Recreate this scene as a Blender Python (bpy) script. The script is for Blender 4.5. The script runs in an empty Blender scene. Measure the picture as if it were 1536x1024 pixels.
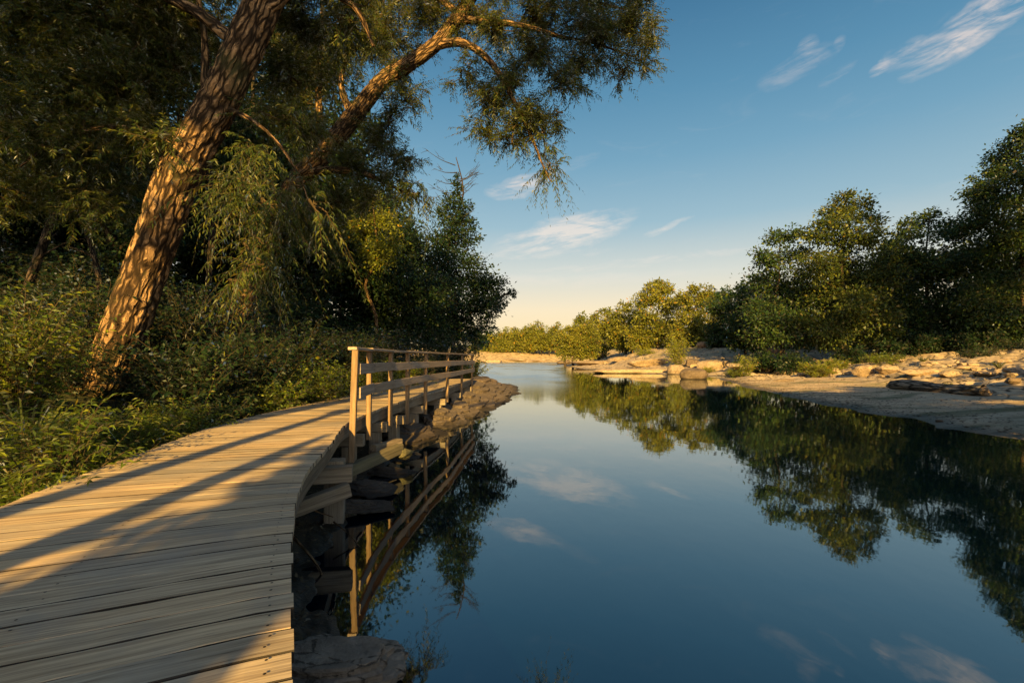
import bpy, math, random
import numpy as np
from mathutils import Vector, noise as mnoise

PI = math.pi
scene = bpy.context.scene
COL = scene.collection
HZ, FP, CAMZ = 537.0, 700.0, 1.95       # lens: horizon row, focal length in photo pixels, eye height above the water


def at(px, py, d):
    """a photo position at a chosen distance -> world point"""
    return np.array([(px - 768.0) / FP * d, d, CAMZ + (HZ - py) / FP * d])


# ------------------------------------------------------------------ noise
def _hash(ix, iy, iz, seed):
    h = (ix * 374761393 + iy * 668265263 + iz * 2147483647 + seed * 974634541) & 0xFFFFFFFF
    h = ((h ^ (h >> 13)) * 1274126177) & 0xFFFFFFFF
    h = (h ^ (h >> 16)) & 0xFFFFFFFF
    h = (h * 2246822519) & 0xFFFFFFFF
    return ((h ^ (h >> 15)) & 0xFFFFFF) / float(0xFFFFFF)


def vnoise(p, seed=0):
    p = np.asarray(p, dtype=np.float64)
    i = np.floor(p).astype(np.int64)
    f = p - i
    f = f * f * (3 - 2 * f)
    out = 0
    for dx in (0, 1):
        wx = f[..., 0] if dx else 1 - f[..., 0]
        for dy in (0, 1):
            wy = f[..., 1] if dy else 1 - f[..., 1]
            for dz in (0, 1):
                wz = f[..., 2] if dz else 1 - f[..., 2]
                out = out + wx * wy * wz * _hash(i[..., 0] + dx, i[..., 1] + dy, i[..., 2] + dz, seed)
    return out * 2 - 1


def fbm(p, octaves=4, seed=0):
    p = np.asarray(p, dtype=np.float64)
    out, a, s = 0, 0.5, 0
    for k in range(octaves):
        out = out + a * vnoise(p * (2.03 ** k) + 17.3 * k, seed + k)
        a *= 0.5
    return out


def xy0(x, y, s):
    x = np.asarray(x, dtype=float); y = np.asarray(y, dtype=float)
    return np.stack([x * s, y * s, np.zeros_like(x)], -1)


def cells(x, y, seed):
    """jittered cell noise: (random of nearest cell, border distance, second random)"""
    x = np.asarray(x, dtype=float); y = np.asarray(y, dtype=float)
    ix, iy = np.floor(x).astype(np.int64), np.floor(y).astype(np.int64)
    d1 = np.full(x.shape, 9.0); d2 = np.full(x.shape, 9.0)
    r1 = np.zeros(x.shape); r2 = np.zeros(x.shape)
    for ox in (-1, 0, 1):
        for oy in (-1, 0, 1):
            cx, cy = ix + ox, iy + oy
            hx, hy = _hash(cx, cy, 0 * cx, seed), _hash(cx, cy, 0 * cx + 1, seed)
            d = np.hypot(cx + hx - x, cy + hy - y)
            r = _hash(cx, cy, 0 * cx + 2, seed); q = _hash(cx, cy, 0 * cx + 3, seed)
            m = d < d1
            d2 = np.where(m, d1, np.minimum(d2, d))
            r1 = np.where(m, r, r1); r2 = np.where(m, q, r2)
            d1 = np.where(m, d, d1)
    return r1, d2 - d1, r2


def sstep(a, b, x):
    t = np.clip((x - a) / (b - a), 0, 1)
    return t * t * (3 - 2 * t)


# ------------------------------------------------------------------ mesh helpers
def mesh_obj(name, V, F, mats, parent=None, uv=None, mi=None, smooth=False):
    """V (n,3); F (m,4) int array, or list of arrays of equal-width faces; uv per vertex (n,2)"""
    V = np.asarray(V, dtype=np.float32)
    Fs = F if isinstance(F, list) else [F]
    Fs = [np.asarray(f, dtype=np.int32) for f in Fs if len(f)]
    me = bpy.data.meshes.new(name)
    me.vertices.add(len(V)); me.vertices.foreach_set('co', V.ravel())
    loops = np.concatenate([f.ravel() for f in Fs])
    tot = np.concatenate([np.full(len(f), f.shape[1], dtype=np.int32) for f in Fs])
    start = np.concatenate([[0], np.cumsum(tot)[:-1]]).astype(np.int32)
    me.loops.add(len(loops)); me.loops.foreach_set('vertex_index', loops)
    me.polygons.add(len(tot)); me.polygons.foreach_set('loop_start', start); me.polygons.foreach_set('loop_total', tot)
    if uv is not None:
        l = me.uv_layers.new(name='UVMap')
        l.data.foreach_set('uv', np.asarray(uv, dtype=np.float32)[loops].ravel())
    for m in (mats if isinstance(mats, (list, tuple)) else [mats]):
        me.materials.append(m)
    if mi is not None:
        me.polygons.foreach_set('material_index', np.asarray(mi, dtype=np.int32))
    me.polygons.foreach_set('use_smooth', np.full(len(tot), bool(smooth)))
    me.update(calc_edges=True); me.validate()
    o = bpy.data.objects.new(name, me)
    COL.objects.link(o)
    if parent is not None:
        o.parent = parent
        o.matrix_parent_inverse = parent.matrix_world.inverted() if False else o.matrix_parent_inverse
    return o


class MB:
    """collects pieces into one mesh"""
    def __init__(s):
        s.V, s.F4, s.F3, s.UV, s.M4, s.M3, s.n = [], [], [], [], [], [], 0

    def add(s, V, F, uv=None, m=0):
        V = np.asarray(V, dtype=float); F = np.asarray(F, dtype=int)
        s.V.append(V)
        s.UV.append(np.zeros((len(V), 2)) if uv is None else np.asarray(uv, dtype=float))
        if len(F):
            if F.shape[1] == 4:
                s.F4.append(F + s.n); s.M4.append(np.full(len(F), m))
            else:
                s.F3.append(F + s.n); s.M3.append(np.full(len(F), m))
        s.n += len(V)

    def build(s, name, mats, parent=None, smooth=False, origin=None):
        V = np.concatenate(s.V)
        if origin is not None:
            V = V - np.asarray(origin)
        Fs, M = [], []
        if s.F4: Fs.append(np.concatenate(s.F4)); M.append(np.concatenate(s.M4))
        if s.F3: Fs.append(np.concatenate(s.F3)); M.append(np.concatenate(s.M3))
        return mesh_obj(name, V, Fs, mats, parent, np.concatenate(s.UV), np.concatenate(M), smooth)


def tag(o, label=None, cat=None, group=None, kind=None):
    if label: o['label'] = label
    if cat: o['category'] = cat
    if group: o['group'] = group
    if kind: o['kind'] = kind
    return o


def thing(name, loc, label, cat, group=None, kind=None):
    o = bpy.data.objects.new(name, None)
    o.empty_display_size = 0.3
    COL.objects.link(o)
    o.location = [float(v) for v in loc]
    return tag(o, label, cat, group, kind)


def box(mb, c, sx, sy, sz, rx=None, uvs=1.0, bev=0.006, m=0):
    """box with chamfered long edges; rx: 3x3 axes rows (length axis first). uv u runs along the length"""
    R = np.eye(3) if rx is None else np.asarray(rx, dtype=float)
    b = min(bev, sy * .3, sz * .3)
    prof = [(-sy/2+b, -sz/2), (sy/2-b, -sz/2), (sy/2, -sz/2+b), (sy/2, sz/2-b), (sy/2-b, sz/2), (-sy/2+b, sz/2), (-sy/2, sz/2-b), (-sy/2, -sz/2+b)]
    off = random.random() * 40
    V, UV = [], []
    per = np.cumsum([0] + [math.dist(prof[i], prof[(i+1) % 8]) for i in range(8)])
    for e, k in ((-1, 1 - 2*b/max(sx, 1e-6)), (-1, 1), (1, 1), (1, 1 - 2*b/max(sx, 1e-6))):
        pass
    rings = [(-sx/2, .97), (-sx/2 + b, 1.0), (sx/2 - b, 1.0), (sx/2, .97)]
    for x, sc in rings:
        for j, (y, z) in enumerate(prof):
            V.append((x, y * sc, z * sc)); UV.append((x + off, per[j] + off * .37))
    F = []
    for r in range(3):
        for j in range(8):
            k = (j + 1) % 8
            F.append((r*8+j, r*8+k, (r+1)*8+k, (r+1)*8+j))
    caps = []
    for base, flip in ((0, True), (24, False)):
        for a, b_, c_, d_ in ((0, 1, 2, 3), (0, 3, 4, 7), (4, 5, 6, 7)):
            q = (base+a, base+b_, base+c_, base+d_)
            caps.append(q[::-1] if flip else q)
    V = np.array(V) @ R + np.asarray(c)
    mb.add(V, np.array(F + caps), UV, m)


def axes(d, up=(0, 0, 1)):
    d = np.asarray(d, dtype=float); d = d / np.linalg.norm(d)
    s = np.cross(up, d); s /= np.linalg.norm(s)
    return np.array([d, s, np.cross(d, s)])


def beam(mb, a, b, w, h, up=(0, 0, 1), m=0, bev=0.008):
    a, b = np.asarray(a, float), np.asarray(b, float)
    box(mb, (a + b) / 2, np.linalg.norm(b - a), w, h, axes(b - a, up), bev=bev, m=m)


def smooth_path(P, R, step):
    """Catmull-Rom resample of points and radii"""
    P = np.asarray(P, float); R = np.asarray(R, float)
    n = len(P)
    out, ro = [], []
    for i in range(n - 1):
        p0, p1, p2, p3 = P[max(i-1, 0)], P[i], P[i+1], P[min(i+2, n-1)]
        k = max(1, int(np.linalg.norm(p2 - p1) / step))
        for t in np.linspace(0, 1, k, endpoint=False):
            out.append(.5*((2*p1) + (-p0+p2)*t + (2*p0-5*p1+4*p2-p3)*t*t + (-p0+3*p1-3*p2+p3)*t**3))
            ro.append(R[i]*(1-t) + R[i+1]*t)
    out.append(P[-1]); ro.append(R[-1])
    return np.array(out), np.array(ro)


def tube(mb, P, R, nseg=8, step=0.3, rough=0.0, seed=0, m=0, cap=True, ridge=0.0):
    P, R = smooth_path(P, R, step)
    n = len(P)
    T = np.gradient(P, axis=0); T /= np.linalg.norm(T, axis=1)[:, None] + 1e-9
    u = np.cross(T[0], (0.3, .9, .2)); u /= np.linalg.norm(u)
    U = []
    for t in T:
        u = u - t * np.dot(u, t); u /= np.linalg.norm(u) + 1e-9; U.append(u)
    U = np.array(U); W = np.cross(T, U)
    a = np.arange(nseg) / nseg * 2 * PI
    s = np.concatenate([[0], np.cumsum(np.linalg.norm(np.diff(P, axis=0), axis=1))])
    dirs = U[:, None, :] * np.cos(a)[None, :, None] + W[:, None, :] * np.sin(a)[None, :, None]
    rr = np.repeat(R[:, None], nseg, 1)
    pts = P[:, None, :] + dirs * rr[..., None]
    if rough:
        rr = rr * (1 + rough * fbm(pts * (1.2 / max(R[0], .05)) * .5, 3, seed))
    if ridge:
        q = np.stack([np.cos(a)[None, :].repeat(n, 0) * R[:, None], np.sin(a)[None, :].repeat(n, 0) * R[:, None], s[:, None].repeat(nseg, 1)], -1)
        w = q + .05 * np.stack([fbm(q * 5, 2, seed+3), fbm(q * 5, 2, seed+4), fbm(q * 3, 2, seed+5)], -1)
        r1 = np.abs(fbm(w * np.array([12, 12, 2.6]), 3, seed + 6))
        r2 = fbm(w * np.array([26, 26, 9]), 2, seed + 7)
        rr = rr + ridge * (np.clip(r1 * 4.5, 0, 1) - .6) + ridge * .35 * r2
    pts = P[:, None, :] + dirs * rr[..., None]
    V = pts.reshape(-1, 3)
    circ = 2 * PI * R.mean()
    UV = np.stack([np.repeat((np.arange(nseg) / nseg * circ)[None, :], n, 0), np.repeat(s[:, None], nseg, 1)], -1).reshape(-1, 2)
    i = np.arange(n - 1)[:, None] * nseg; j = np.arange(nseg)[None, :]; k = (j + 1) % nseg
    F = np.stack([i + j, i + k, i + nseg + k, i + nseg + j], -1).reshape(-1, 4)
    mb.add(V, F, UV, m)
    if cap:
        for e, f in ((0, True), (n - 1, False)):
            V2 = np.concatenate([pts[e], P[e][None]])
            tri = [((x + 1) % nseg, x, nseg) if f else (x, (x + 1) % nseg, nseg) for x in range(nseg)]
            mb.add(V2, np.array(tri), np.concatenate([UV[e*nseg:(e+1)*nseg], UV[e*nseg:e*nseg+1]]), m)


# ------------------------------------------------------------------ materials
class NT:
    def __init__(s, name, disp=False):
        s.m = bpy.data.materials.new(name); s.m.use_nodes = True
        s.t = s.m.node_tree; s.t.nodes.clear()
        s.out = s.t.nodes.new('ShaderNodeOutputMaterial')

    def n(s, typ, ins=None, **kw):
        nd = s.t.nodes.new(typ)
        for k, v in kw.items(): setattr(nd, k, v)
        for k, v in (ins or {}).items(): s.set(nd.inputs[k], v)
        return nd

    def set(s, sock, v):
        if isinstance(v, bpy.types.NodeSocket): s.t.links.new(v, sock)
        else: sock.default_value = v

    def math(s, op, a, b=0.0, c=0.0, clamp=False):
        nd = s.n('ShaderNodeMath', operation=op, use_clamp=clamp)
        s.set(nd.inputs[0], a); s.set(nd.inputs[1], b)
        if op in ('MULTIPLY_ADD', 'SMOOTH_MIN', 'COMPARE'): s.set(nd.inputs[2], c)
        return nd.outputs[0]

    def mix(s, f, a, b, blend='MIX'):
        nd = s.n('ShaderNodeMix', data_type='RGBA', blend_type=blend)
        s.set(nd.inputs[0], f); s.set(nd.inputs[6], a); s.set(nd.inputs[7], b)
        return nd.outputs[2]

    def ramp(s, f, stops, interp='LINEAR'):
        nd = s.n('ShaderNodeValToRGB'); cr = nd.color_ramp; cr.interpolation = interp
        while len(cr.elements) < len(stops): cr.elements.new(.5)
        for e, (p, c) in zip(cr.elements, stops):
            e.position = p; e.color = (*c, 1) if len(c) == 3 else c
        s.set(nd.inputs[0], f)
        return nd.outputs[0]

    def noise(s, vec, scale, detail=4, rough=.55, dist=0.0):
        nd = s.n('ShaderNodeTexNoise', {'Scale': scale, 'Detail': detail, 'Roughness': rough, 'Distortion': dist})
        if vec is not None: s.set(nd.inputs['Vector'], vec)
        return nd.outputs[0]

    def mapping(s, vec, scale=(1, 1, 1), rot=(0, 0, 0), loc=(0, 0, 0)):
        return s.n('ShaderNodeMapping', {'Vector': vec, 'Scale': scale, 'Rotation': rot, 'Location': loc}).outputs[0]

    def range(s, v, a, b, c=0.0, d=1.0, smooth=True):
        nd = s.n('ShaderNodeMapRange', {'Value': v, 'From Min': a, 'From Max': b, 'To Min': c, 'To Max': d}, clamp=True)
        if smooth: nd.interpolation_type = 'SMOOTHSTEP'
        return nd.outputs[0]

    def bump(s, h, strength=.5, dist=.02, normal=None):
        nd = s.n('ShaderNodeBump', {'Height': h, 'Strength': strength, 'Distance': dist})
        if normal is not None: s.set(nd.inputs['Normal'], normal)
        return nd.outputs[0]

    def principled(s, col, rough=.7, normal=None, spec=.3, **ins):
        nd = s.n('ShaderNodeBsdfPrincipled', {'Base Color': col, 'Roughness': rough, 'Specular IOR Level': spec, **ins})
        if normal is not None: s.set(nd.inputs['Normal'], normal)
        return nd.outputs[0]

    def done(s, sh):
        s.t.links.new(sh, s.out.inputs['Surface']); return s.m


def c4(c): return (c[0], c[1], c[2], 1.0)


def mat_leaf(name, dark, mid, light, trans=.45, gloss=.35, hue_scale=.35):
    t = NT(name)
    rnd = t.n('ShaderNodeNewGeometry').outputs['Random Per Island']
    pos = t.n('ShaderNodeNewGeometry').outputs['Position']
    big = t.noise(pos, hue_scale, 2)
    f = t.math('ADD', t.math('MULTIPLY', rnd, .62), t.math('MULTIPLY', t.math('SUBTRACT', big, .3), .75), clamp=True)
    col = t.ramp(f, [(0, dark), (.5, mid), (1, light)])
    warm = t.mix(t.range(rnd, .955, .985), col, c4((mid[0] * 2.2, mid[1] * 1.05, mid[2] * .7)))
    dif = t.n('ShaderNodeBsdfDiffuse', {'Color': warm}).outputs[0]
    tc = t.mix(.5, warm, c4((light[0] * 1.15, light[1] * 1.1, light[2] * .5)))
    tr = t.n('ShaderNodeBsdfTranslucent', {'Color': tc}).outputs[0]
    m1 = t.n('ShaderNodeMixShader', {0: trans, 1: dif, 2: tr}).outputs[0]
    gl = t.n('ShaderNodeBsdfGlossy', {'Color': (1, 1, 1, 1), 'Roughness': .42}).outputs[0]
    fr = t.n('ShaderNodeFresnel', {'IOR': 1.4}).outputs[0]
    m2 = t.n('ShaderNodeMixShader', {0: t.math('MULTIPLY', fr, gloss), 1: m1, 2: gl}).outputs[0]
    return t.done(m2)


def mat_bark(name, dark, light, sc=1.0, strength=.9):
    t = NT(name)
    uv = t.n('ShaderNodeUVMap').outputs[0]
    pos = t.n('ShaderNodeNewGeometry').outputs['Position']
    wob = t.n('ShaderNodeVectorMath', {0: uv, 1: t.n('ShaderNodeVectorMath', {0: t.n('ShaderNodeTexNoise', {'Vector': pos, 'Scale': 5.0, 'Detail': 3}).outputs[1], 1: (.1, .1, 0)}, operation='MULTIPLY').outputs[0]}, operation='ADD').outputs[0]
    wv = t.mapping(wob, (9 * sc, 2.1 * sc, 1))
    n_a = t.noise(wv, 1.0, 3, .5, .8)
    n_b = t.noise(t.mapping(wob, (17 * sc, 4.5 * sc, 1), (0, 0, .35)), 1.0, 3, .5, .6)
    fur = t.math('MINIMUM', t.range(t.math('ABSOLUTE', t.math('SUBTRACT', n_a, .5)), 0, .11), t.range(t.math('ABSOLUTE', t.math('SUBTRACT', n_b, .5)), 0, .09))
    v = t.n('ShaderNodeTexVoronoi', {'Vector': t.mapping(wob, (13 * sc, 2.6 * sc, 1)), 'Scale': 1.0}, feature='DISTANCE_TO_EDGE').outputs[0]
    ridge = t.math('MULTIPLY', t.range(v, 0.0, .24), t.math('ADD', t.math('MULTIPLY', fur, .5), .5))
    fine = t.noise(t.mapping(wob, (40 * sc, 9 * sc, 1)), 1, 5, .65)
    big = t.noise(pos, 1.7, 4)
    h = t.math('ADD', ridge, t.math('MULTIPLY', fine, .45))
    col = t.ramp(t.math('MULTIPLY', ridge, t.math('ADD', t.math('MULTIPLY', fine, .9), .5)), [(0, tuple(c * .22 for c in dark)), (.3, dark), (.85, light)])
    moss = t.mix(t.range(big, .55, .75, 0, .45), col, c4((.06, .07, .025)))
    return t.done(t.principled(moss, .9, t.bump(h, strength, .035), .15))


def mat_wood(name, dark, light, grain=1.0, gray=.35):
    """weathered planks: uv u runs along the piece, metres"""
    t = NT(name)
    uv = t.n('ShaderNodeUVMap').outputs[0]
    rnd = t.n('ShaderNodeNewGeometry').outputs['Random Per Island']
    pos = t.n('ShaderNodeNewGeometry').outputs['Position']
    uvr = t.n('ShaderNodeVectorMath', {0: uv, 1: t.n('ShaderNodeCombineXYZ', {0: t.math('MULTIPLY', rnd, 31.0), 1: t.math('MULTIPLY', rnd, 7.0)}).outputs[0]}, operation='ADD').outputs[0]
    g1 = t.noise(t.mapping(uvr, (1.1, 38 * grain, 1)), 1, 4, .55, .8)
    g2 = t.noise(t.mapping(uvr, (3.5, 120 * grain, 1)), 1, 3, .6, .2)
    blot = t.noise(t.mapping(uvr, (1.3, 4, 1)), 1, 4, .6)
    stain = t.noise(pos, 1.1, 5, .65)
    knots = t.n('ShaderNodeTexVoronoi', {'Vector': t.mapping(uvr, (1.2, 7, 1)), 'Scale': 1.0}).outputs[0]
    g = t.math('ADD', t.math('MULTIPLY', g1, .7), t.math('MULTIPLY', g2, .45))
    col = t.ramp(g, [(.26, tuple(c * .45 for c in dark)), (.46, dark), (.70, light)])
    tint = t.ramp(rnd, [(0, (.60, .58, .57)), (.25, (.98, .95, .92)), (.5, (.78, .80, .83)), (.75, (1.10, 1.02, .93)), (1, (.80, .76, .70))])
    col = t.mix(1.0, col, tint, 'MULTIPLY')
    col = t.mix(t.range(blot, .5, .75, 0, .5), col, c4((dark[0] * .55, dark[1] * .55, dark[2] * .6)))
    col = t.mix(t.range(stain, .45, .7, 0, gray), col, c4((.24, .225, .20)))
    col = t.mix(t.range(knots, .07, .02, 0, .85), col, c4((.025, .018, .012)))
    crack = t.range(g2, .27, .34)
    h = t.math('ADD', t.math('MULTIPLY', g, .8), t.math('MULTIPLY', crack, .5))
    col = t.mix(t.math('SUBTRACT', 1.0, crack), col, c4((.03, .024, .018)))
    return t.done(t.principled(col, .82, t.bump(h, .45, .005), .22))


def mat_rock(name, a, b, c, bump=.6, scale=1.0, strat=0.0, wet=True, cr_sc=(1, 1, 2.2), cr_w=.025):
    t = NT(name)
    pos = t.n('ShaderNodeNewGeometry').outputs['Position']
    nrm = t.n('ShaderNodeNewGeometry').outputs['Normal']
    oi = t.n('ShaderNodeObjectInfo').outputs['Random']
    n1 = t.noise(pos, 1.1 * scale, 6, .62)
    n2 = t.noise(pos, 9 * scale, 6, .7)
    n3 = t.noise(t.mapping(pos, (1, 1, 5), (.25, .2, 0)), 2.2 * scale, 5, .6)
    col = t.ramp(t.math('ADD', t.math('MULTIPLY', n1, .65), t.math('MULTIPLY', n3, .4)), [(.25, a), (.52, b), (.78, c)])
    col = t.mix(1.0, col, t.ramp(n2, [(.25, (.5, .5, .5)), (.55, (1, 1, 1)), (.8, (1.15, 1.12, 1.08))]), 'MULTIPLY')
    col = t.mix(1.0, col, t.ramp(oi, [(0, (.8, .8, .82)), (.5, (1, .98, .95)), (1, (1.1, 1.04, .98))]), 'MULTIPLY')
    cr = t.n('ShaderNodeTexVoronoi', {'Vector': t.mapping(pos, cr_sc, (.3, .2, .4)), 'Scale': 1.7 * scale}, feature='DISTANCE_TO_EDGE').outputs[0]
    crack = t.range(t.math('ADD', cr, t.math('MULTIPLY', t.math('SUBTRACT', n2, .5), .16)), 0, cr_w)
    col = t.mix(t.math('MULTIPLY', t.math('SUBTRACT', 1.0, crack), .6), col, c4((.03, .026, .02)))
    if wet:
        z = t.n('ShaderNodeSeparateXYZ', {0: pos}).outputs[2]
        w = t.range(t.math('ADD', z, t.math('MULTIPLY', t.math('SUBTRACT', n1, .5), .12)), .03, .16)
        col = t.mix(w, t.mix(1.0, col, c4((.32, .33, .33)), 'MULTIPLY'), col)
    h = t.math('ADD', t.math('MULTIPLY', n2, .5), t.math('ADD', t.math('MULTIPLY', n3, .8), t.math('MULTIPLY', crack, .3)))
    return t.done(t.principled(col, .85, t.bump(h, bump, .08 / scale), .25))
SUN_E = 15.0
# ------------------------------------------------------------------ camera, sun, sky
cam = bpy.data.objects.new('camera', bpy.data.cameras.new('camera')); COL.objects.link(cam)
cam.location = (0, 0, CAMZ); cam.rotation_euler = (PI / 2, 0, 0)
cam.data.lens = 36 * FP / 1536; cam.data.sensor_width = 36; cam.data.shift_y = (HZ - 512) / 1536
cam.data.clip_start = .05; cam.data.clip_end = 6000
scene.camera = cam
scene.view_settings.view_transform = 'Standard'; scene.view_settings.look = 'None'
scene.view_settings.exposure = 0; scene.view_settings.gamma = 1
scene.cycles.use_denoising = True; scene.cycles.denoiser = 'OPENIMAGEDENOISE'; scene.cycles.denoising_input_passes = 'RGB_ALBEDO_NORMAL'; scene.cycles.use_adaptive_sampling = True; scene.cycles.adaptive_threshold = .02
scene.cycles.max_bounces = 6; scene.cycles.diffuse_bounces = 3; scene.cycles.glossy_bounces = 3
scene.cycles.transmission_bounces = 3; scene.cycles.transparent_max_bounces = 4
scene.cycles.sample_clamp_indirect = 4; scene.cycles.caustics_reflective = False; scene.cycles.caustics_refractive = False

SUN_EL, SUN_AZ = math.radians(19), math.radians(1.2)     # light travels towards +y, drifting slightly to +x
sd = bpy.data.lights.new('sun', 'SUN'); sd.energy = SUN_E; sd.angle = math.radians(.5); sd.color = (1.0, .63, .17)
so = bpy.data.objects.new('sun', sd); COL.objects.link(so)
ldir = Vector((math.sin(SUN_AZ) * math.cos(SUN_EL), math.cos(SUN_AZ) * math.cos(SUN_EL), -math.sin(SUN_EL)))
so.rotation_euler = ldir.to_track_quat('-Z', 'Y').to_euler(); so.location = (0, -20, 30)

w = bpy.data.worlds.new('World'); scene.world = w; w.use_nodes = True
t = NT.__new__(NT); t.m = w; t.t = w.node_tree; t.t.nodes.clear()
w.cycles.sampling_method = 'MANUAL'; w.cycles.sample_map_resolution = 256
wout = t.t.nodes.new('ShaderNodeOutputWorld')
sky = t.n('ShaderNodeTexSky', sky_type='NISHITA'); sky.sun_disc = False
sky.sun_elevation = SUN_EL; sky.sun_rotation = PI + SUN_AZ
d = t.n('ShaderNodeTexCoord').outputs['Generated']
sx, sy, sz = [t.n('ShaderNodeSeparateXYZ', {0: d}).outputs[i] for i in range(3)]
az = t.math('ARCTAN2', sx, sy); el = t.math('ARCSINE', sz)
back = t.range(sy, -.9, .6)                 # the sky behind the viewpoint is left to the sky texture alone
stops = [(0, (1.0, .68, .30)), (.035, (1.0, .74, .38)), (.10, (.97, .78, .50)), (.17, (.70, .70, .61)), (.27, (.33, .50, .58)), (.38, (.175, .37, .51)),
         (.48, (.098, .275, .43)), (.60, (.046, .172, .315)), (.75, (.022, .105, .22)), (1, (.012, .06, .14))]
grad = t.ramp(sz, stops)
# side drift: a little warmer and lighter towards the low middle of the view
side = t.range(t.math('ABSOLUTE', t.math('SUBTRACT', az, -.02)), .1, 1.1)
grad = t.mix(t.math('MULTIPLY', side, .12), grad, t.mix(1.0, grad, (.72, .86, .98, 1), 'MULTIPLY'))


def pxa(px, py):
    a = math.atan((px - 768) / FP)
    return a, math.atan((HZ - py) / FP * math.cos(a))


cloud = None
CL = [(1470, 30, 130, 38, 22, 1.25), (1410, 56, 80, 18, 15, .95), (1355, 78, 34, 14, 20, .75), (1325, 98, 22, 8, 25, .9), (1207, 82, 24, 16, 35, .55), (1195, 104, 60, 18, 8, .38),
      (1255, 118, 34, 7, 24, .5), (1260, 70, 14, 9, 55, .4),
      (775, 281, 46, 12, 8, 1.1), (812, 268, 46, 10, 15, .5), (855, 250, 45, 8, 16, .25), (845, 352, 105, 22, 12, 1.3), (870, 328, 62, 8, 3, .8), (795, 382, 110, 6, 2, .6),
      (960, 392, 170, 6, 3, .45), (1003, 341, 34, 5, 18, .5), (860, 420, 200, 8, 1, .3)]
nz = t.n('ShaderNodeTexNoise', {'Vector': d, 'Scale': 9.0, 'Detail': 5, 'Roughness': .6}).outputs[1]
nzx, nzy, _ = [t.n('ShaderNodeSeparateXYZ', {0: nz}).outputs[i] for i in range(3)]
az2 = t.math('ADD', az, t.math('MULTIPLY', t.math('SUBTRACT', nzx, .5), .055))
el2 = t.math('ADD', el, t.math('MULTIPLY', t.math('SUBTRACT', nzy, .5), .038))
for (px, py, a, b, rot, st) in CL:
    a0, e0 = pxa(px, py); k = math.cos(a0) ** 2 / FP
    a, b, r = a * k * 1.15, b * k * 1.25, math.radians(rot)
    du = t.math('SUBTRACT', az2, a0); dv = t.math('SUBTRACT', el2, e0)
    u = t.math('DIVIDE', t.math('ADD', t.math('MULTIPLY', du, math.cos(r)), t.math('MULTIPLY', dv, math.sin(r))), a)
    v = t.math('DIVIDE', t.math('SUBTRACT', t.math('MULTIPLY', dv, math.cos(r)), t.math('MULTIPLY', du, math.sin(r))), b)
    q = t.math('ADD', t.math('MULTIPLY', u, u), t.math('MULTIPLY', v, v))
    g = t.math('MULTIPLY', t.math('MAXIMUM', t.math('SUBTRACT', 1.0, q), 0.0), st)
    cloud = g if cloud is None else t.math('MAXIMUM', cloud, g)
cv = t.n('ShaderNodeCombineXYZ', {0: az, 1: t.math('MULTIPLY', el, 3.0), 2: 0.0}).outputs[0]
cv = t.mapping(cv, (1, 1, 1), (0, 0, -.5))
wisp = t.noise(cv, 7.0, 7, .62, 1.2)
wisp2 = t.noise(t.mapping(cv, (1.0, 3.0, 1)), 16.0, 5, .6, .5)
dens = t.math('MULTIPLY', cloud, t.range(t.math('ADD', t.math('MULTIPLY', wisp, .7), t.math('MULTIPLY', wisp2, .4)), .40, .73))
veil = t.math('MULTIPLY', t.range(wisp, .55, .8), .07)
dens = t.math('MULTIPLY', t.math('ADD', t.math('MULTIPLY', dens, 1.25), veil), t.range(sz, .02, .12), clamp=True)
ccol = t.ramp(sz, [(0, (.95, .70, .42)), (.2, (.90, .80, .68)), (.45, (.74, .66, .62)), (1, (.6, .58, .6))])
skyc = t.mix(t.math('MULTIPLY', dens, .85), grad, ccol)
b1 = t.n('ShaderNodeBackground', {'Color': sky.outputs[0], 'Strength': .19}).outputs[0]
b2 = t.n('ShaderNodeBackground', {'Color': skyc, 'Strength': 1.0}).outputs[0]
t.t.links.new(t.n('ShaderNodeMixShader', {0: t.math('MULTIPLY', back, .92), 1: b1, 2: b2}).outputs[0], wout.inputs[0])

# ------------------------------------------------------------------ terrain
LY = [-60, -12, -6, -3, -1, 0, 1.0, 2.0, 2.6, 3.2, 4.0, 5.0, 6.5, 8.0, 10, 12, 16, 20, 26, 30, 32, 34, 38, 45, 60, 90, 120, 170, 400]
LX = [14, 5.5, 3.4, 2.0, .9, .3, -.1, -.45, -.75, -1.2, -1.75, -2.0, -2.1, -2.2, -2.3, -2.2, -1.75, -1.15, -.45, -.1, -.25, -1.6, -3.4, -5.2, -9, -22, -48, -120, -400]
RY = [-60, 0, 8, 11, 13, 15, 17, 22, 27, 32, 38, 44, 50, 54, 57, 59, 65, 75, 91, 110, 136, 170, 205, 230, 400]
RX = [20, 13, 12.2, 12.3, 11.9, 12.9, 12.7, 13.6, 14.6, 16.0, 17.8, 19.4, 20.6, 20.6, 18.4, 15.4, 14.2, 13.2, 12.2, 13, 15, 20, 27, 30, 30]


def shore(x, y):
    nz_ = (.22 * fbm(xy0(x, y, .55), 3, 91) + .10 * fbm(xy0(x, y, 2.2), 3, 93)) * np.clip(np.hypot(x, y) / 8, .3, 3)
    sl = np.interp(y, LY, LX) - x + nz_
    sr = x - np.interp(y, RY, RX) + nz_
    sf = (y - (212 + .06 * x)) * .6
    return sl, sr, sf


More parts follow.
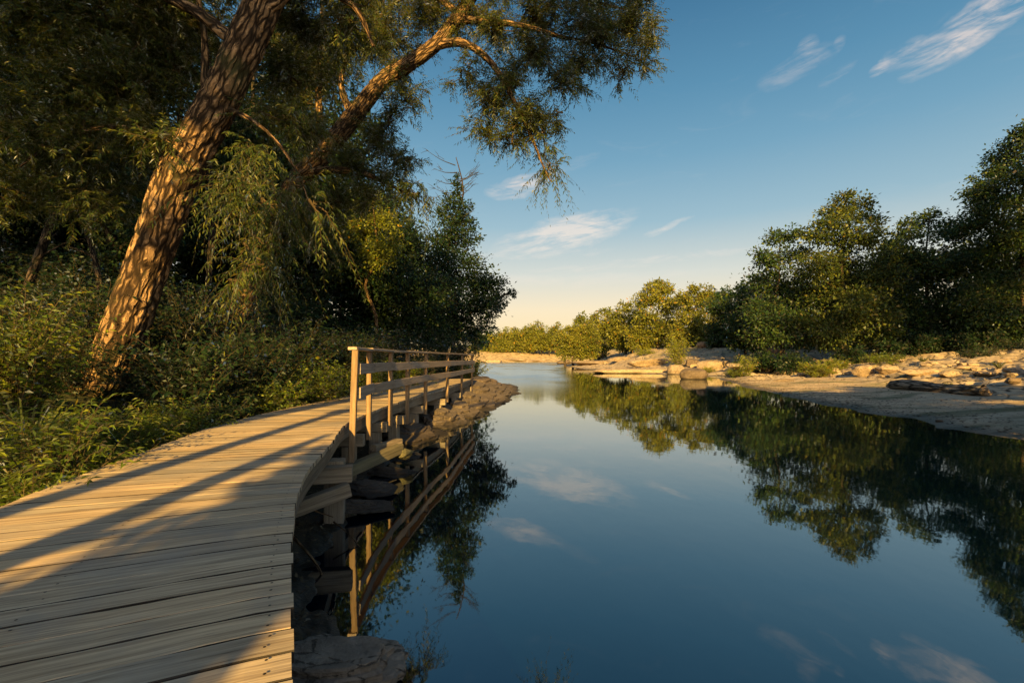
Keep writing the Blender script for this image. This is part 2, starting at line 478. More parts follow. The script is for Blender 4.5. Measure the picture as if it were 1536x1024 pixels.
def height(x, y):
    x = np.asarray(x, float); y = np.asarray(y, float)
    sl, sr, sf = shore(x, y)
    zl = np.interp(sl, [-20, -2, -.6, 0, .5, 1.5, 2.2, 3, 4, 5, 7, 10, 20, 60, 300], [-2.5, -.7, -.25, 0, .10, .30, .55, .90, 1.10, 1.28, 1.75, 2.9, 4.6, 8, 14])
    zl = zl + np.where(sl > -.3, .10 * fbm(xy0(x, y, 1.3), 4, 5) * np.clip((sl + .3), 0, 1.3), 0)
    zl = zl + np.where(sl > -.6, (.07 * fbm(xy0(x, y, 3.1), 3, 6) + .03 * fbm(xy0(x, y, 9), 2, 8)) * np.clip(1 - sl / 3, 0, 1), 0)
    # the spit the boardwalk lands on
    zl = zl + .5 * np.exp(-(((x + 3.0) / 1.6) ** 2 + ((y - 22) / 5.5) ** 2)) * np.clip(sl, 0, 1)
    zr = np.interp(sr, [-20, -4, 0, 1, 4, 8, 10, 13, 18, 25, 40, 100, 400], [-2.5, -1.0, 0, .10, .20, .32, .55, 1.15, 1.75, 2.6, 3.7, 6.5, 15])
    zr = zr + .05 * fbm(xy0(x, y, .35), 3, 21) * np.clip(sr, 0, 3)
    zr = zr + 1.9 * sstep(55, 105, y) * sstep(4, 20, sr) - .95 * np.exp(-((x - 26) / 4.2) ** 2 - ((y - 48) / 2.4) ** 2)
    # bedrock ledges
    k = sstep(7.0, 11.0, sr) * (1 - sstep(23, 31, sr)) * sstep(15, 22, y)
    kk = np.maximum(k, sstep(.4, 3, sr) * (1 - sstep(24, 33, sr)) * sstep(34, 42, y) * .85)
    wx = x + 1.1 * fbm(xy0(x, y, .4), 3, 41); wy = y + 1.6 * fbm(xy0(x, y, .4), 3, 43)
    r, e, q = cells((wx + .35 * wy) / 2.9, wy / 3.6, 7)
    r2, e2, q2 = cells((wx - .2 * wy) / 1.15, wy / 1.7, 8)
    led = (r * .75 + (wx * .09 - np.floor(wx * .09)) * .0) * sstep(0, .16, e) + r2 * .22 * sstep(0, .2, e2) + .07 * fbm(xy0(x, y, 2.0), 3, 9)
    zr = zr + kk * .58 * (led - .34)
    zf = np.interp(sf, [-20, 0, 2, 12, 30, 60, 300], [-2, 0, .7, 4.4, 7.4, 10, 22]) + (.7 * fbm(xy0(x, y, .1), 3, 33) + .9 * np.abs(fbm(xy0(x * .6, y * 1.6, .22), 3, 35))) * np.clip(sf, 0, 1)
    z = np.maximum(np.maximum(zl, zr), zf)
    return z


def H1(x, y): return float(height(np.array([x]), np.array([y]))[0])


def hit(px, py):
    """ground point seen at a photo position"""
    d = np.geomspace(1.2, 500, 4000)
    x = (px - 768) / FP * d; z = CAMZ + (HZ - py) / FP * d
    h = np.maximum(height(x, d), 0)
    i = int(np.argmax(z <= h)) if (z <= h).any() else len(d) - 1
    return np.array([x[i], d[i], h[i]])


def polar(front_n, back_n, nr, r0, r1):
    af = np.linspace(-math.radians(62), math.radians(62), front_n)
    ab = np.linspace(math.radians(62), 2 * PI - math.radians(62), back_n)[1:-1]
    a = np.concatenate([af, ab]); n = len(a)
    r = np.concatenate([np.geomspace(r0, 250, nr), np.geomspace(250, r1, 30)[1:]])
    X = np.sin(a)[None, :] * r[:, None]; Y = np.cos(a)[None, :] * r[:, None]
    i = np.arange(len(r) - 1)[:, None] * n; j = np.arange(n)[None, :]; k = (j + 1) % n
    F = np.stack([i + k, i + j, i + n + j, i + n + k], -1).reshape(-1, 4)
    return X, Y, F, n


t = NT('ground')
pos = t.n('ShaderNodeNewGeometry').outputs['Position']
att = t.n('ShaderNodeVertexColor', layer_name='zone').outputs[0]
zr_, zg_, zb_ = [t.n('ShaderNodeSeparateColor', {0: att}).outputs[i] for i in range(3)]
pz = t.n('ShaderNodeSeparateXYZ', {0: pos}).outputs[2]
n1 = t.noise(pos, .7, 6, .6); n2 = t.noise(pos, 6, 6, .7); n3 = t.noise(pos, 40, 4, .6); n0 = t.noise(pos, .18, 4)
soil = t.ramp(n2, [(.3, (.012, .010, .007)), (.5, (.032, .025, .016)), (.72, (.07, .054, .032))])
leaf = t.ramp(n3, [(.35, (.02, .02, .008)), (.6, (.07, .055, .02)), (.75, (.16, .11, .05))])
soil = t.mix(t.range(n3, .5, .62), soil, leaf)
streak = t.noise(t.mapping(pos, (.5, 1.6, 1), (0, 0, .5)), 1.6, 5, .65)
sand = t.ramp(t.math('ADD', t.math('MULTIPLY', n2, .5), t.math('MULTIPLY', streak, .55)), [(.36, (.23, .165, .10)), (.5, (.42, .31, .195)), (.66, (.57, .445, .30))])
sand = t.mix(t.range(t.noise(t.mapping(pos, (.25, 1.0, 1)), .8, 5, .6), .48, .62, 0, .8), sand, c4((.085, .10, .045)))
sand = t.mix(t.range(n3, .66, .8, 0, .3), sand, c4((.09, .07, .05)))
rock = t.ramp(t.math('ADD', t.math('MULTIPLY', n2, .45), t.math('MULTIPLY', n1, .6)), [(.34, (.22, .16, .10)), (.52, (.42, .32, .205)), (.72, (.55, .44, .30))])
cr = t.n('ShaderNodeTexVoronoi', {'Vector': t.mapping(pos, (.5, .38, .8), (0, 0, .5)), 'Scale': 1.6}, feature='DISTANCE_TO_EDGE').outputs[0]
crack = t.range(t.math('ADD', cr, t.math('MULTIPLY', t.math('SUBTRACT', n2, .5), .16)), .0, .05)
rock = t.mix(t.math('SUBTRACT', 1.0, crack), rock, c4((.05, .038, .025)))
rock = t.mix(t.range(n0, .55, .66, 0, .45), rock, c4((.13, .125, .05)))
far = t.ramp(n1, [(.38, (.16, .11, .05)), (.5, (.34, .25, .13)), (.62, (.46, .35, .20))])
grass = t.ramp(n2, [(.3, (.02, .03, .008)), (.6, (.06, .075, .02))])
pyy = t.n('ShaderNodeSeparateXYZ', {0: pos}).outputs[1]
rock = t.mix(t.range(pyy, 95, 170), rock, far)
col = t.mix(zr_, t.mix(zg_, sand, rock), soil)
col = t.mix(zb_, col, grass)
wet = t.range(t.math('ADD', pz, t.math('MULTIPLY', t.math('SUBTRACT', n2, .5), .10)), .02, .12)
col = t.mix(wet, t.mix(1.0, col, (.30, .31, .31, 1), 'MULTIPLY'), col)
h = t.math('ADD', t.math('MULTIPLY', n2, .6), t.math('ADD', t.math('MULTIPLY', n3, .25), t.math('MULTIPLY', crack, .5)))
M_ground = t.done(t.principled(col, t.range(wet, 0, 1, .5, .95), t.bump(h, .55, .05), .25))

X, Y, F, n = polar(1100, 220, 400, .35, 5000)
Z = height(X, Y)
ground = mesh_obj('ground', np.stack([X, Y, Z], -1).reshape(-1, 3), F, M_ground, smooth=True)
tag(ground, kind='structure')
sl, sr, sf = shore(X, Y)
cr_ = np.where((sl > sr) & (sl > sf), 1.0, 0.0)
cg = sstep(6.5, 9.5, sr + 1.5 * fbm(xy0(X, Y, .3), 3, 55)) * sstep(12, 20, Y); cg = np.maximum(cg, sstep(33, 40, Y) * (sr > 0)); cg = np.where(sf > 0, np.maximum(cg, .8), cg)
cb = sstep(24, 31, sr + 4 * fbm(xy0(X, Y, .25), 3, 56)); cb = np.maximum(cb, sstep(22, 34, sf)); cb = np.where(cr_ > 0, sstep(3, 6, sl) * .7, cb)
vc = ground.data.color_attributes.new('zone', 'FLOAT_COLOR', 'POINT')
vc.data.foreach_set('color', np.stack([cr_, cg, cb, np.ones_like(cg)], -1).reshape(-1).astype(np.float32))

# ------------------------------------------------------------------ water
t = NT('water')
pos = t.n('ShaderNodeNewGeometry').outputs['Position']
px_, py_, pz_ = [t.n('ShaderNodeSeparateXYZ', {0: pos}).outputs[i] for i in range(3)]
w1 = t.noise(t.mapping(pos, (1.0, .55, 1), (0, 0, .3)), 1.3, 3, .5)
w2 = t.noise(t.mapping(pos, (1.0, .7, 1), (0, 0, -.4)), 6.0, 3, .5)
patch = t.range(t.noise(t.mapping(pos, (.3, .12, 1)), .5, 3, .5), .42, .7)
hh = t.math('ADD', t.math('MULTIPLY', w1, .7), t.math('MULTIPLY', t.math('MULTIPLY', w2, .16), t.math('ADD', patch, .35)))
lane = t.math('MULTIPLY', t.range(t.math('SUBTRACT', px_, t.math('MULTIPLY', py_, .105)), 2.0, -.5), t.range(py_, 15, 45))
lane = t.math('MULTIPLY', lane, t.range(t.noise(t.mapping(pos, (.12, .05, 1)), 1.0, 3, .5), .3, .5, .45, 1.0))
nm = t.bump(hh, .35, .012)
fr = t.n('ShaderNodeFresnel', {'IOR': 1.85, 'Normal': nm}).outputs[0]
deep = t.n('ShaderNodeBsdfDiffuse', {'Color': (.0003, .0032, .0080, 1)}).outputs[0]
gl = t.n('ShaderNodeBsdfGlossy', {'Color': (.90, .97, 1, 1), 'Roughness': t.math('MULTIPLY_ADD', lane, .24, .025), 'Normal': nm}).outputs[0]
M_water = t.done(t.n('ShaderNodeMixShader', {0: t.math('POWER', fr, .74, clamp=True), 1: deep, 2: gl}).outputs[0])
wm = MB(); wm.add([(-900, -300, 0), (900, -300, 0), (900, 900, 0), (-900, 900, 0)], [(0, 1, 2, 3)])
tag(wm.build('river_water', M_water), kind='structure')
# ------------------------------------------------------------------ boardwalk
M_deck = mat_wood('weathered_deck_boards', (.33, .245, .15), (.63, .50, .325), 1.0, .55)
M_edge = mat_wood('dark_board_edges', (.014, .010, .007), (.04, .03, .02), 1.0, .1)  # near-black board sides keep the gaps between planks dark
M_rail = mat_wood('weathered_rail_boards', (.27, .20, .14), (.47, .365, .26), 1.0, .25)
M_post = mat_wood('warm_post_timber', (.16, .10, .05), (.31, .21, .115), .8, .15)
M_beam = mat_wood('grey_beam_timber', (.15, .115, .075), (.31, .245, .16), .8, .35)
M_nail = NT('rusty_nail'); M_nail = M_nail.done(M_nail.principled((.02, .015, .012, 1), .6, spec=.4))
DZ = 1.0
EDGE = [(2.6, -5.6), (2.0, -4.2), (1.35, -2.8), (.68, -1.4), (.10, -.15), (-.22, .5), (-.64, 1.36), (-.86, 1.82), (-1.18, 2.5), (-1.49, 3.24), (-1.72, 3.92), (-1.89, 4.6), (-2.06, 5.35), (-2.26, 6.1), (-2.43, 6.85),
        (-2.50, 7.95), (-2.51, 9.4), (-2.43, 10.5), (-2.33, 12.2), (-2.08, 14.5), (-1.95, 17.5), (-1.80, 20.3), (-1.76, 21.6)]
E, _ = smooth_path([(a, b, 0) for a, b in EDGE], [1] * len(EDGE), .02)
for _k in range(120): E[1:-1] = .25 * E[:-2] + .5 * E[1:-1] + .25 * E[2:]
Es = np.concatenate([[0], np.cumsum(np.linalg.norm(np.diff(E, axis=0), axis=1))])
WID = 1.78


def edge_at(s):
    p = np.array([np.interp(s, Es, E[:, i]) for i in range(2)])
    q = np.array([np.interp(s + .15, Es, E[:, i]) - np.interp(s - .15, Es, E[:, i]) for i in range(2)])
    q /= np.linalg.norm(q)
    return p, q, np.array([-q[1], q[0]])          # point, heading, towards the left edge


rng = random.Random(4)
walk = thing('boardwalk', (-2.4, 8, DZ), 'curved weathered plank boardwalk on timber piles with a handrail above the river', 'boardwalk')
O = np.array([-2.4, 8, DZ])
mb = MB(); s = .05
while s < Es[-1] - .2:
    wd = .138 + rng.uniform(-.006, .008); gap = rng.choice([.005, .006, .006, .007, .008, .011])
    (p0, h0, n0), (p1, h1, n1) = edge_at(s + gap / 2), edge_at(s + wd - gap / 2)
    a = rng.uniform(-.009, .006); b = WID + rng.uniform(-.012, .015)
    dz = rng.uniform(-.0014, .0014); tilt = rng.uniform(-.0012, .0012); th = .042
    r0, r1, l0, l1 = p0 + n0 * a, p1 + n1 * a, p0 + n0 * b, p1 + n1 * b
    N = 14; V = []; UV = []; off = rng.random() * 50
    bev = .0025
    for k in range(N + 1):
        f = k / N
        A, B = r0 * (1 - f) + l0 * f, r1 * (1 - f) + l1 * f
        hd = (B - A) / np.linalg.norm(B - A)
        wob = .0009 * math.sin(off + f * 7) + .0005 * math.sin(off * 3 + f * 23)
        A2 = A + hd * (.0022 * math.sin(off * 2 + f * 31) + .0016 * math.sin(off + f * 77)); B2 = B + hd * (.0022 * math.sin(off * 5 + f * 27) + .0015 * math.sin(off * 4 + f * 65))
        e = .006 if k in (0, N) else 0
        z = DZ + dz + wob - e
        ring = [(A2, z - th, 0), (A2, z - bev + tilt, .04), (A2 + hd * bev, z + tilt, .05), (B2 - hd * bev, z - tilt, .05 + wd), (B2, z - bev - tilt, .06 + wd), (B2, z - th, .1 + wd)]
        for (q, zz, v) in ring:
            V.append((q[0], q[1], zz)); UV.append((f * WID + off, v + off * .3))
    F = []
    for k in range(N):
        for j in range(6):
            jj = (j + 1) % 6
            F.append((k*6+j, (k+1)*6+j, (k+1)*6+jj, k*6+jj))
    F += [(0, 1, 4, 5), (1, 2, 3, 4), (N*6+5, N*6+4, N*6+1, N*6), (N*6+4, N*6+3, N*6+2, N*6+1)]
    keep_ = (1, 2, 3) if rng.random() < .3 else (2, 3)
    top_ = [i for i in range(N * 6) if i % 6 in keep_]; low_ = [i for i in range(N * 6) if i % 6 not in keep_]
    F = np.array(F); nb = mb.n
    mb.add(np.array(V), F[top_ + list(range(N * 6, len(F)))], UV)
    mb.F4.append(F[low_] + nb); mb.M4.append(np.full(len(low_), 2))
    # nail heads, two at each bearer line
    pc = (p0 + p1) / 2; nn = (n0 + n1) / 2; hh_ = (h0 + h1) / 2
    for f in (.075, .5 * WID, WID - .085):
        for g in (-.035, .035):
            c = pc + nn * (f + rng.uniform(-.01, .01)) + hh_ * (g + rng.uniform(-.006, .006)); rr = rng.uniform(.004, .0065)
            z = DZ + dz + .0052
            mb.add([(c[0] + rr * math.cos(q), c[1] + rr * math.sin(q), z) for q in np.linspace(0, 2*PI, 8, endpoint=False)], [(0, 1, 2, 3), (0, 3, 4, 7), (4, 5, 6, 7)], m=1)
    s += wd
deck = mb.build('deck', [M_deck, M_nail, M_edge], walk, origin=O)


def strip(name, off, z0, z1, w, mat, s0, s1, seg=2.4, jit=.004):
    m_ = MB(); s = s0
    while s < s1 - .1:
        e = min(s + seg, s1)
        ks = np.linspace(s, e, max(3, int((e - s) / .3)))
        V, UV = [], []; o_ = rng.random() * 30; dzz = rng.uniform(-jit, jit)
        for k in ks:
            p, h, n_ = edge_at(k)
            for (a, zz, v) in ((off - w/2, z0, 0), (off - w/2, z1, .2), (off + w/2, z1, .25), (off + w/2, z0, .45)):
                q = p + n_ * a; V.append((q[0], q[1], zz + dzz)); UV.append((k + o_, v + o_))
        F = []
        for i in range(len(ks) - 1):
            for j in range(4):
                F.append((i*4+j, i*4+(j+1) % 4, (i+1)*4+(j+1) % 4, (i+1)*4+j))
        F += [(3, 2, 1, 0), ((len(ks)-1)*4, (len(ks)-1)*4+1, (len(ks)-1)*4+2, (len(ks)-1)*4+3)]
        m_.add(V, F, UV); s = e + .004
    return m_.build(name, mat, walk, origin=O)


for off in (.075, WID / 2, WID - .075):
    strip('stringer', off, DZ - .245, DZ - .046, .07, M_beam, .1, Es[-1] - .3)

S_of = lambda y: float(np.interp(y, E[:, 1], Es))
POSTS = [(518, 631.5, 112, .108), (559, 616, 97, .095), (587, 605, 82, .095), (613, 599, 73, .10), (638, 591, 63, .10), (673, 585, 53, .10), (692, 577, 44, .10), (707.5, 571, 38, .10)]
RAILH = 1.10
pts = []
for i, (px, yb, hp, pw) in enumerate(POSTS):
    dep = FP * RAILH / hp
    p, h, n_ = edge_at(S_of(dep))
    out = -.065 if i else -.085
    q = p + n_ * out
    pts.append((q, h, n_))
    tl = .035 if i == 0 else rng.uniform(.004, .02)            # posts lean a little outwards to the river
    up = np.array([h[0] * rng.uniform(-.01, .01) + n_[0] * -tl, h[1] * 0 - n_[1] * tl, 1.0])
    base = np.array([q[0], q[1], DZ])
    top = base + up * (RAILH - .035 if i else RAILH + .0)
    lo = base - up * (.58 if i == 0 else rng.uniform(.42, .55))
    m_ = MB(); beam(m_, lo, top, pw * .8, pw, up=(h[0], h[1], 0), bev=.009)
    m_.build('railing_post', M_post, walk, origin=O)
R3 = lambda q, n_, o_, z: np.array([q[0] + n_[0] * o_, q[1] + n_[1] * o_, z])


def rail(name, z, hgt, thick, out, mat, first, grow=0.0):
    m_ = MB()
    i = 0
    while i < len(pts) - 1:
        a, b = pts[i], pts[i + 1]
        A, B = R3(a[0], a[2], out, DZ + z + rng.uniform(-.008, .008)), R3(b[0], b[2], out, DZ + z + rng.uniform(-.008, .008))
        dd = (B - A) / np.linalg.norm(B - A)
        if i == 0: A = A + dd * first
        else: A = A + dd * .002
        if i == len(pts) - 2: B = B + dd * .25
        c = (A + B) / 2; L = np.linalg.norm(B - A)
        ax = axes(dd)
        box(m_, c, L - .003, thick, hgt, ax, bev=.006)
        if thick < .1:
            for (q, hh_, nn_) in [pts[i + 1]]:
                for zz in (-.04, .04):
                    cc = R3(q, nn_, out - .021, DZ + z + zz); u_ = np.array([hh_[0], hh_[1], 0]); qq = np.linspace(0, 2*PI, 8, endpoint=False)
                    m_.add([cc + u_ * .011 * math.cos(k) + np.array([0, 0, .011 * math.sin(k)]) for k in qq], [(0, 1, 2, 3), (0, 3, 4, 7), (4, 5, 6, 7)], m=1)
        i += 1
    mat = [mat, M_nail]
    return m_.build(name, mat, walk, origin=O)


rail('rail', .785, .165, .038, -.075, M_rail, .066)
rail('rail', .435, .165, .038, -.075, M_rail, .066)
rail('handrail', RAILH - .008, .045, .13, -.01, M_rail, -.08)

# bearers and piles
for k, (y, lw, dn) in enumerate([(1.0, .2, 0), (3.0, .2, 0), (5.35, .22, .0), (7.35, .2, 0), (8.9, .2, 0), (10.1, .2, 0), (11.7, .2, 0), (14.0, .22, 0), (16.8, .2, 0), (19.6, .2, 0)]):
    p, h, n_ = edge_at(S_of(y))
    A = R3(p, n_, .06 if k < 2 else -.10 - (.12 if k == 2 else .04), DZ - .34 - .02 * (k % 3)); B = R3(p, n_, WID + .05, DZ - .34 - .02 * (k % 3))
    m_ = MB(); beam(m_, A, B, .15, .185); m_.build('bearer', M_beam, walk, origin=O)
    for o_ in ((.22 if k < 2 else .10, WID - .2) if k != 2 else (.0, WID - .2)):
        q = p + n_ * o_ + h * (.18 if k == 2 else .0); z = H1(q[0], q[1])
        m_ = MB(); tp = DZ - .25 if k == 2 else DZ - .435 - .02 * (k % 3)
        beam(m_, (q[0], q[1], min(z, 0) - .3), (q[0] + .01, q[1], tp), lw, lw, up=(h[0], h[1], 0), bev=.014)
        m_.build('pile', M_beam, walk, origin=O)
# second low crossbeam on the near pile and the squared block beside it
p, h, n_ = edge_at(S_of(5.2))
m_ = MB(); beam(m_, R3(p, n_, .55, DZ - .66) - np.array([.0, .35, .05]), R3(p, n_, -.20, DZ - .52) , .13, .15); m_.build('crossbeam', M_beam, walk, origin=O)
# ------------------------------------------------------------------ foliage helpers
G = np.random.default_rng(11)
DENS = 3.2


def unit(v): return v / (np.linalg.norm(v, axis=-1, keepdims=True) + 1e-9)


def leaf_quads(P, D, N, L, W, bend=None):
    S = unit(np.cross(D, N))
    mid = P + D * (L * .45)[:, None]
    tip = P + D * L[:, None]
    if bend is not None: tip = tip + bend
    V = np.stack([P, mid + S * (W / 2)[:, None], tip, mid - S * (W / 2)[:, None]], 1).reshape(-1, 3)
    F = np.arange(len(V)).reshape(-1, 4)
    return V, F


def rnd3(n): return unit(G.normal(size=(n, 3)))


def crown_leaves(lobes, leaf, ratio, dens, flat=.8, subs=14, sig=.30, droop=.25, gap=.0, seed=0):
    """lobes: (cx,cy,cz,r); returns leaf quads in clumps around sub-twigs"""
    VV, n0 = [], 0
    for (cx, cy, cz, r) in lobes:
        n = int(DENS * dens * r * r / (leaf * leaf * ratio))
        k = subs
        dirs = rnd3(k); dirs[:, 2] = dirs[:, 2] * flat + .08
        sub = np.array([cx, cy, cz]) + dirs * (r * G.uniform(.30, .95, size=(k, 1)))
        sr_ = r * G.uniform(.6, 1.25, size=k) * sig
        w = G.uniform(.4, 1.0, size=k); w /= w.sum()
        idx = G.choice(k, size=n, p=w)
        off = G.normal(size=(n, 3)); off[:, 2] *= .62
        P = sub[idx] + off * sr_[idx][:, None]
        if gap > 0:
            keep = vnoise(P / (r * .42), 71 + seed) > gap - .6
            P = P[keep]; idx = idx[keep]; off = off[keep]
        n = len(P)
        out = unit(P - np.array([cx, cy, cz]))
        D = unit(out * .5 + rnd3(n) * .8 + unit(off) * .4 + np.array([0, 0, -droop]))
        N = unit(rnd3(n) * .8 + np.array([0, -.15, .75]) + out * .35)
        sz = leaf * G.uniform(.65, 1.3, size=n)
        V, F = leaf_quads(P, D, N, sz, sz * ratio)
        VV.append(V)
    V = np.concatenate(VV)
    return V, np.arange(len(V)).reshape(-1, 4)


def sprays(Or, Dr, Ln, nl, leaf, ratio, droop=.6, twig=.004, down=.5, spread=.9):
    """leafy shoots: an arching stem with narrow leaves along both sides -> (leaf V,F), (stem V,F)"""
    n = len(Or)
    tt = np.linspace(.06, 1, nl)[None, :] + G.uniform(-.02, .02, size=(n, nl))
    g = np.array([0, 0, -1.0])
    L = Ln[:, None]; dr = np.asarray(droop) * np.ones(n)
    wob = rnd3(n) * .12
    def pos(t): return Or[:, None, :] + Dr[:, None, :] * (L * t)[..., None] + g * ((dr[:, None] * L) * t * t)[..., None] + wob[:, None, :] * (L * np.sin(t * 3.0))[..., None]
    P = pos(tt)
    T = unit(Dr[:, None, :] + g * (2 * dr[:, None] * tt)[..., None] + wob[:, None, :] * 2 * np.cos(tt * 3.0)[..., None])
    side = unit(np.cross(T, rnd3(n)[:, None, :] * .6 + np.array([0, 0, 1.0])))
    sg = np.where(np.arange(nl) % 2 == 0, 1.0, -1.0)[None, :, None]
    D = unit(T * .75 + side * sg * spread + G.normal(size=P.shape) * .28 + g * (np.asarray(down) * np.ones(n))[:, None, None])
    N = unit(np.cross(side, T) + G.normal(size=P.shape) * .5)
    sz = (leaf * G.uniform(.6, 1.2, size=(n, nl)) * (1.05 - .45 * tt)).reshape(-1)
    bend = (g * .22)[None, :] * sz[:, None]
    V, F = leaf_quads(P.reshape(-1, 3), D.reshape(-1, 3), N.reshape(-1, 3), sz, sz * ratio, bend)
    ks = np.linspace(0, 1, 6)[None, :] * np.ones((n, 1))
    C = pos(ks)
    a1 = unit(np.cross(Dr, np.array([.3, .4, .85]))); a2 = unit(np.cross(Dr, a1))
    rr = (twig * (1.1 - ks))[..., None]
    ring = np.stack([C + a1[:, None] * rr, C - .5 * a1[:, None] * rr + .86 * a2[:, None] * rr, C - .5 * a1[:, None] * rr - .86 * a2[:, None] * rr], 2)   # n,6,3,3
    SV = ring.reshape(-1, 3)
    b = (np.arange(n) * 18)[:, None, None] + (np.arange(5) * 3)[None, :, None]
    j = np.arange(3)[None, None, :]; k2 = (j + 1) % 3
    SF = np.stack([b + j, b + k2, b + 3 + k2, b + 3 + j], -1).reshape(-1, 4)
    return (V, F), (SV, SF)


def fast_mesh(name, V, F, mat, parent, origin):
    return mesh_obj(name, V - np.asarray(origin), F, mat, parent)


def limb_tree(mb, base, top, r0, lobes, seed, bend=.06, nseg=9, step=.6, limbs=True, tip=.15):
    """a trunk from base to top with limbs out to the leaf masses"""
    R = random.Random(seed)
    base, top = np.asarray(base, float), np.asarray(top, float)
    h = np.linalg.norm(top - base)
    n = 6
    pts_ = [base + (top - base) * (i / n) + np.array([R.uniform(-1, 1), R.uniform(-1, 1), 0]) * h * bend * (0 if i in (0, n) else .6) for i in range(n + 1)]
    rad = [r0 * (1 - .8 * (i / n) ** .9) * (1.35 if i == 0 else 1) for i in range(n + 1)]
    rad[-1] = r0 * tip
    tube(mb, pts_, rad, nseg, step, .08, seed)
    if limbs:
        PP = np.array(pts_)
        for (x, y, z, r) in lobes:
            c = np.array([x, y, z]); rel = np.hypot(x - base[0], y - base[1])
            zz = np.clip(z - .55 * rel - r * .2, base[2] + .18 * h, top[2] - .02 * h)
            f = (zz - base[2]) / max(top[2] - base[2], .1) * n
            i = int(min(max(f, 0), n - 1)); s_ = PP[i] + (PP[i+1] - PP[i]) * (f - i)
            if np.linalg.norm(c - s_) < .25: continue
            rr = min(max(.02, r0 * .42 * min(1, np.linalg.norm(c - s_) / (h * .3)) * (1 - .6 * (zz - base[2]) / h)), r0 * .5)
            m_ = (s_ + c) / 2 + np.array([R.uniform(-1, 1), R.uniform(-1, 1), R.uniform(.0, .8)]) * np.linalg.norm(c - s_) * .13
            tube(mb, [s_, m_, c], [rr, rr * .7, rr * .25], 6, step, 0, seed)
            for q in range(4):
                e = c + np.array([R.gauss(0, 1), R.gauss(0, 1), R.gauss(0.2, .8)]) * r * .55
                tube(mb, [m_ * .35 + c * .65, c * .5 + e * .5 + np.array([0, 0, r * .1]), e], [rr * .45, rr * .3, rr * .12], 4, step, 0, seed)


def px_tree(name, label, cat, group, d, base_px, lobes_px, top_px, mats, r0, leaf_px=4.5, ratio=.55, dens=6.0, jit=.8, seed=0, subs=14, sig=.30, gap=.0, droop=.25, flat=.85, limbs=True, bz=None):
    """a tree standing on the ground at distance d, its leaf masses given at their photo positions"""
    x = (base_px - 768) / FP * d
    z = H1(x, d) if bz is None else bz
    R = random.Random(seed + 100)
    lobes = []
    for (px, py, rp) in lobes_px:
        r = rp / FP * d
        p = at(px, py, d + R.uniform(-1, 1) * r * jit)
        lobes.append((p[0], p[1], p[2], r))
    base = np.array([x, d, z - .15])
    tp = at(top_px[0], top_px[1], d)
    t_ = thing(name, base, label, cat, group)
    m_ = MB(); limb_tree(m_, base, tp, r0, lobes, seed, limbs=limbs, step=max(.4, d / 50)); m_.build('trunk', mats[0], t_, smooth=True, origin=base)
    leaf = leaf_px / FP * d
    V, F = crown_leaves(lobes, leaf, ratio, dens, flat, subs, sig, droop, gap, seed)
    fast_mesh('crown', V, F, mats[1], t_, base)
    return t_


# ------------------------------------------------------------------ leaf and bark materials
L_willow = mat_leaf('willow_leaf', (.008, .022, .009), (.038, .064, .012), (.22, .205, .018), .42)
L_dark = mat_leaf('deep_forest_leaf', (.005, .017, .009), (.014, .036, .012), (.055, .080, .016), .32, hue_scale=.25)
L_yellow = mat_leaf('yellow_green_leaf', (.06, .085, .012), (.17, .20, .018), (.32, .30, .025), .5)
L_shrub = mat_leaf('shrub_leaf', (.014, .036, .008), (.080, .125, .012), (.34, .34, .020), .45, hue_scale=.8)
L_right = mat_leaf('bank_tree_leaf', (.008, .022, .012), (.028, .060, .015), (.12, .145, .018), .35, hue_scale=.22)
L_far_haze = mat_leaf('haze_toned_far_leaf', (.045, .070, .012), (.155, .165, .020), (.29, .26, .030), .38, hue_scale=.16)  # paler, warmer leaves carry the distance haze in their colour
L_gold = mat_leaf('golden_top_leaf', (.012, .030, .012), (.055, .085, .016), (.22, .21, .024), .40, hue_scale=.3)
L_ivy = mat_leaf('ground_leaf', (.004, .014, .007), (.011, .029, .011), (.038, .062, .015), .30, hue_scale=.6)  # dark ground leaves, toned down further in place of shade
L_grass = mat_leaf('grass_blade', (.030, .048, .010), (.085, .10, .018), (.20, .17, .04), .40, hue_scale=.9)
B_willow = mat_bark('willow_bark', (.085, .052, .027), (.43, .265, .13), 1.0, 1.0)
B_dark = mat_bark('forest_bark', (.05, .038, .026), (.16, .115, .075), 1.2, .8)
B_pale = mat_bark('warm_bark', (.10, .062, .032), (.34, .21, .10), 1.2, .8)
B_twig = NT('twig'); B_twig = B_twig.done(B_twig.principled((.07, .05, .025, 1), .8, spec=.1))

# ------------------------------------------------------------------ the two willows leaning over the boardwalk


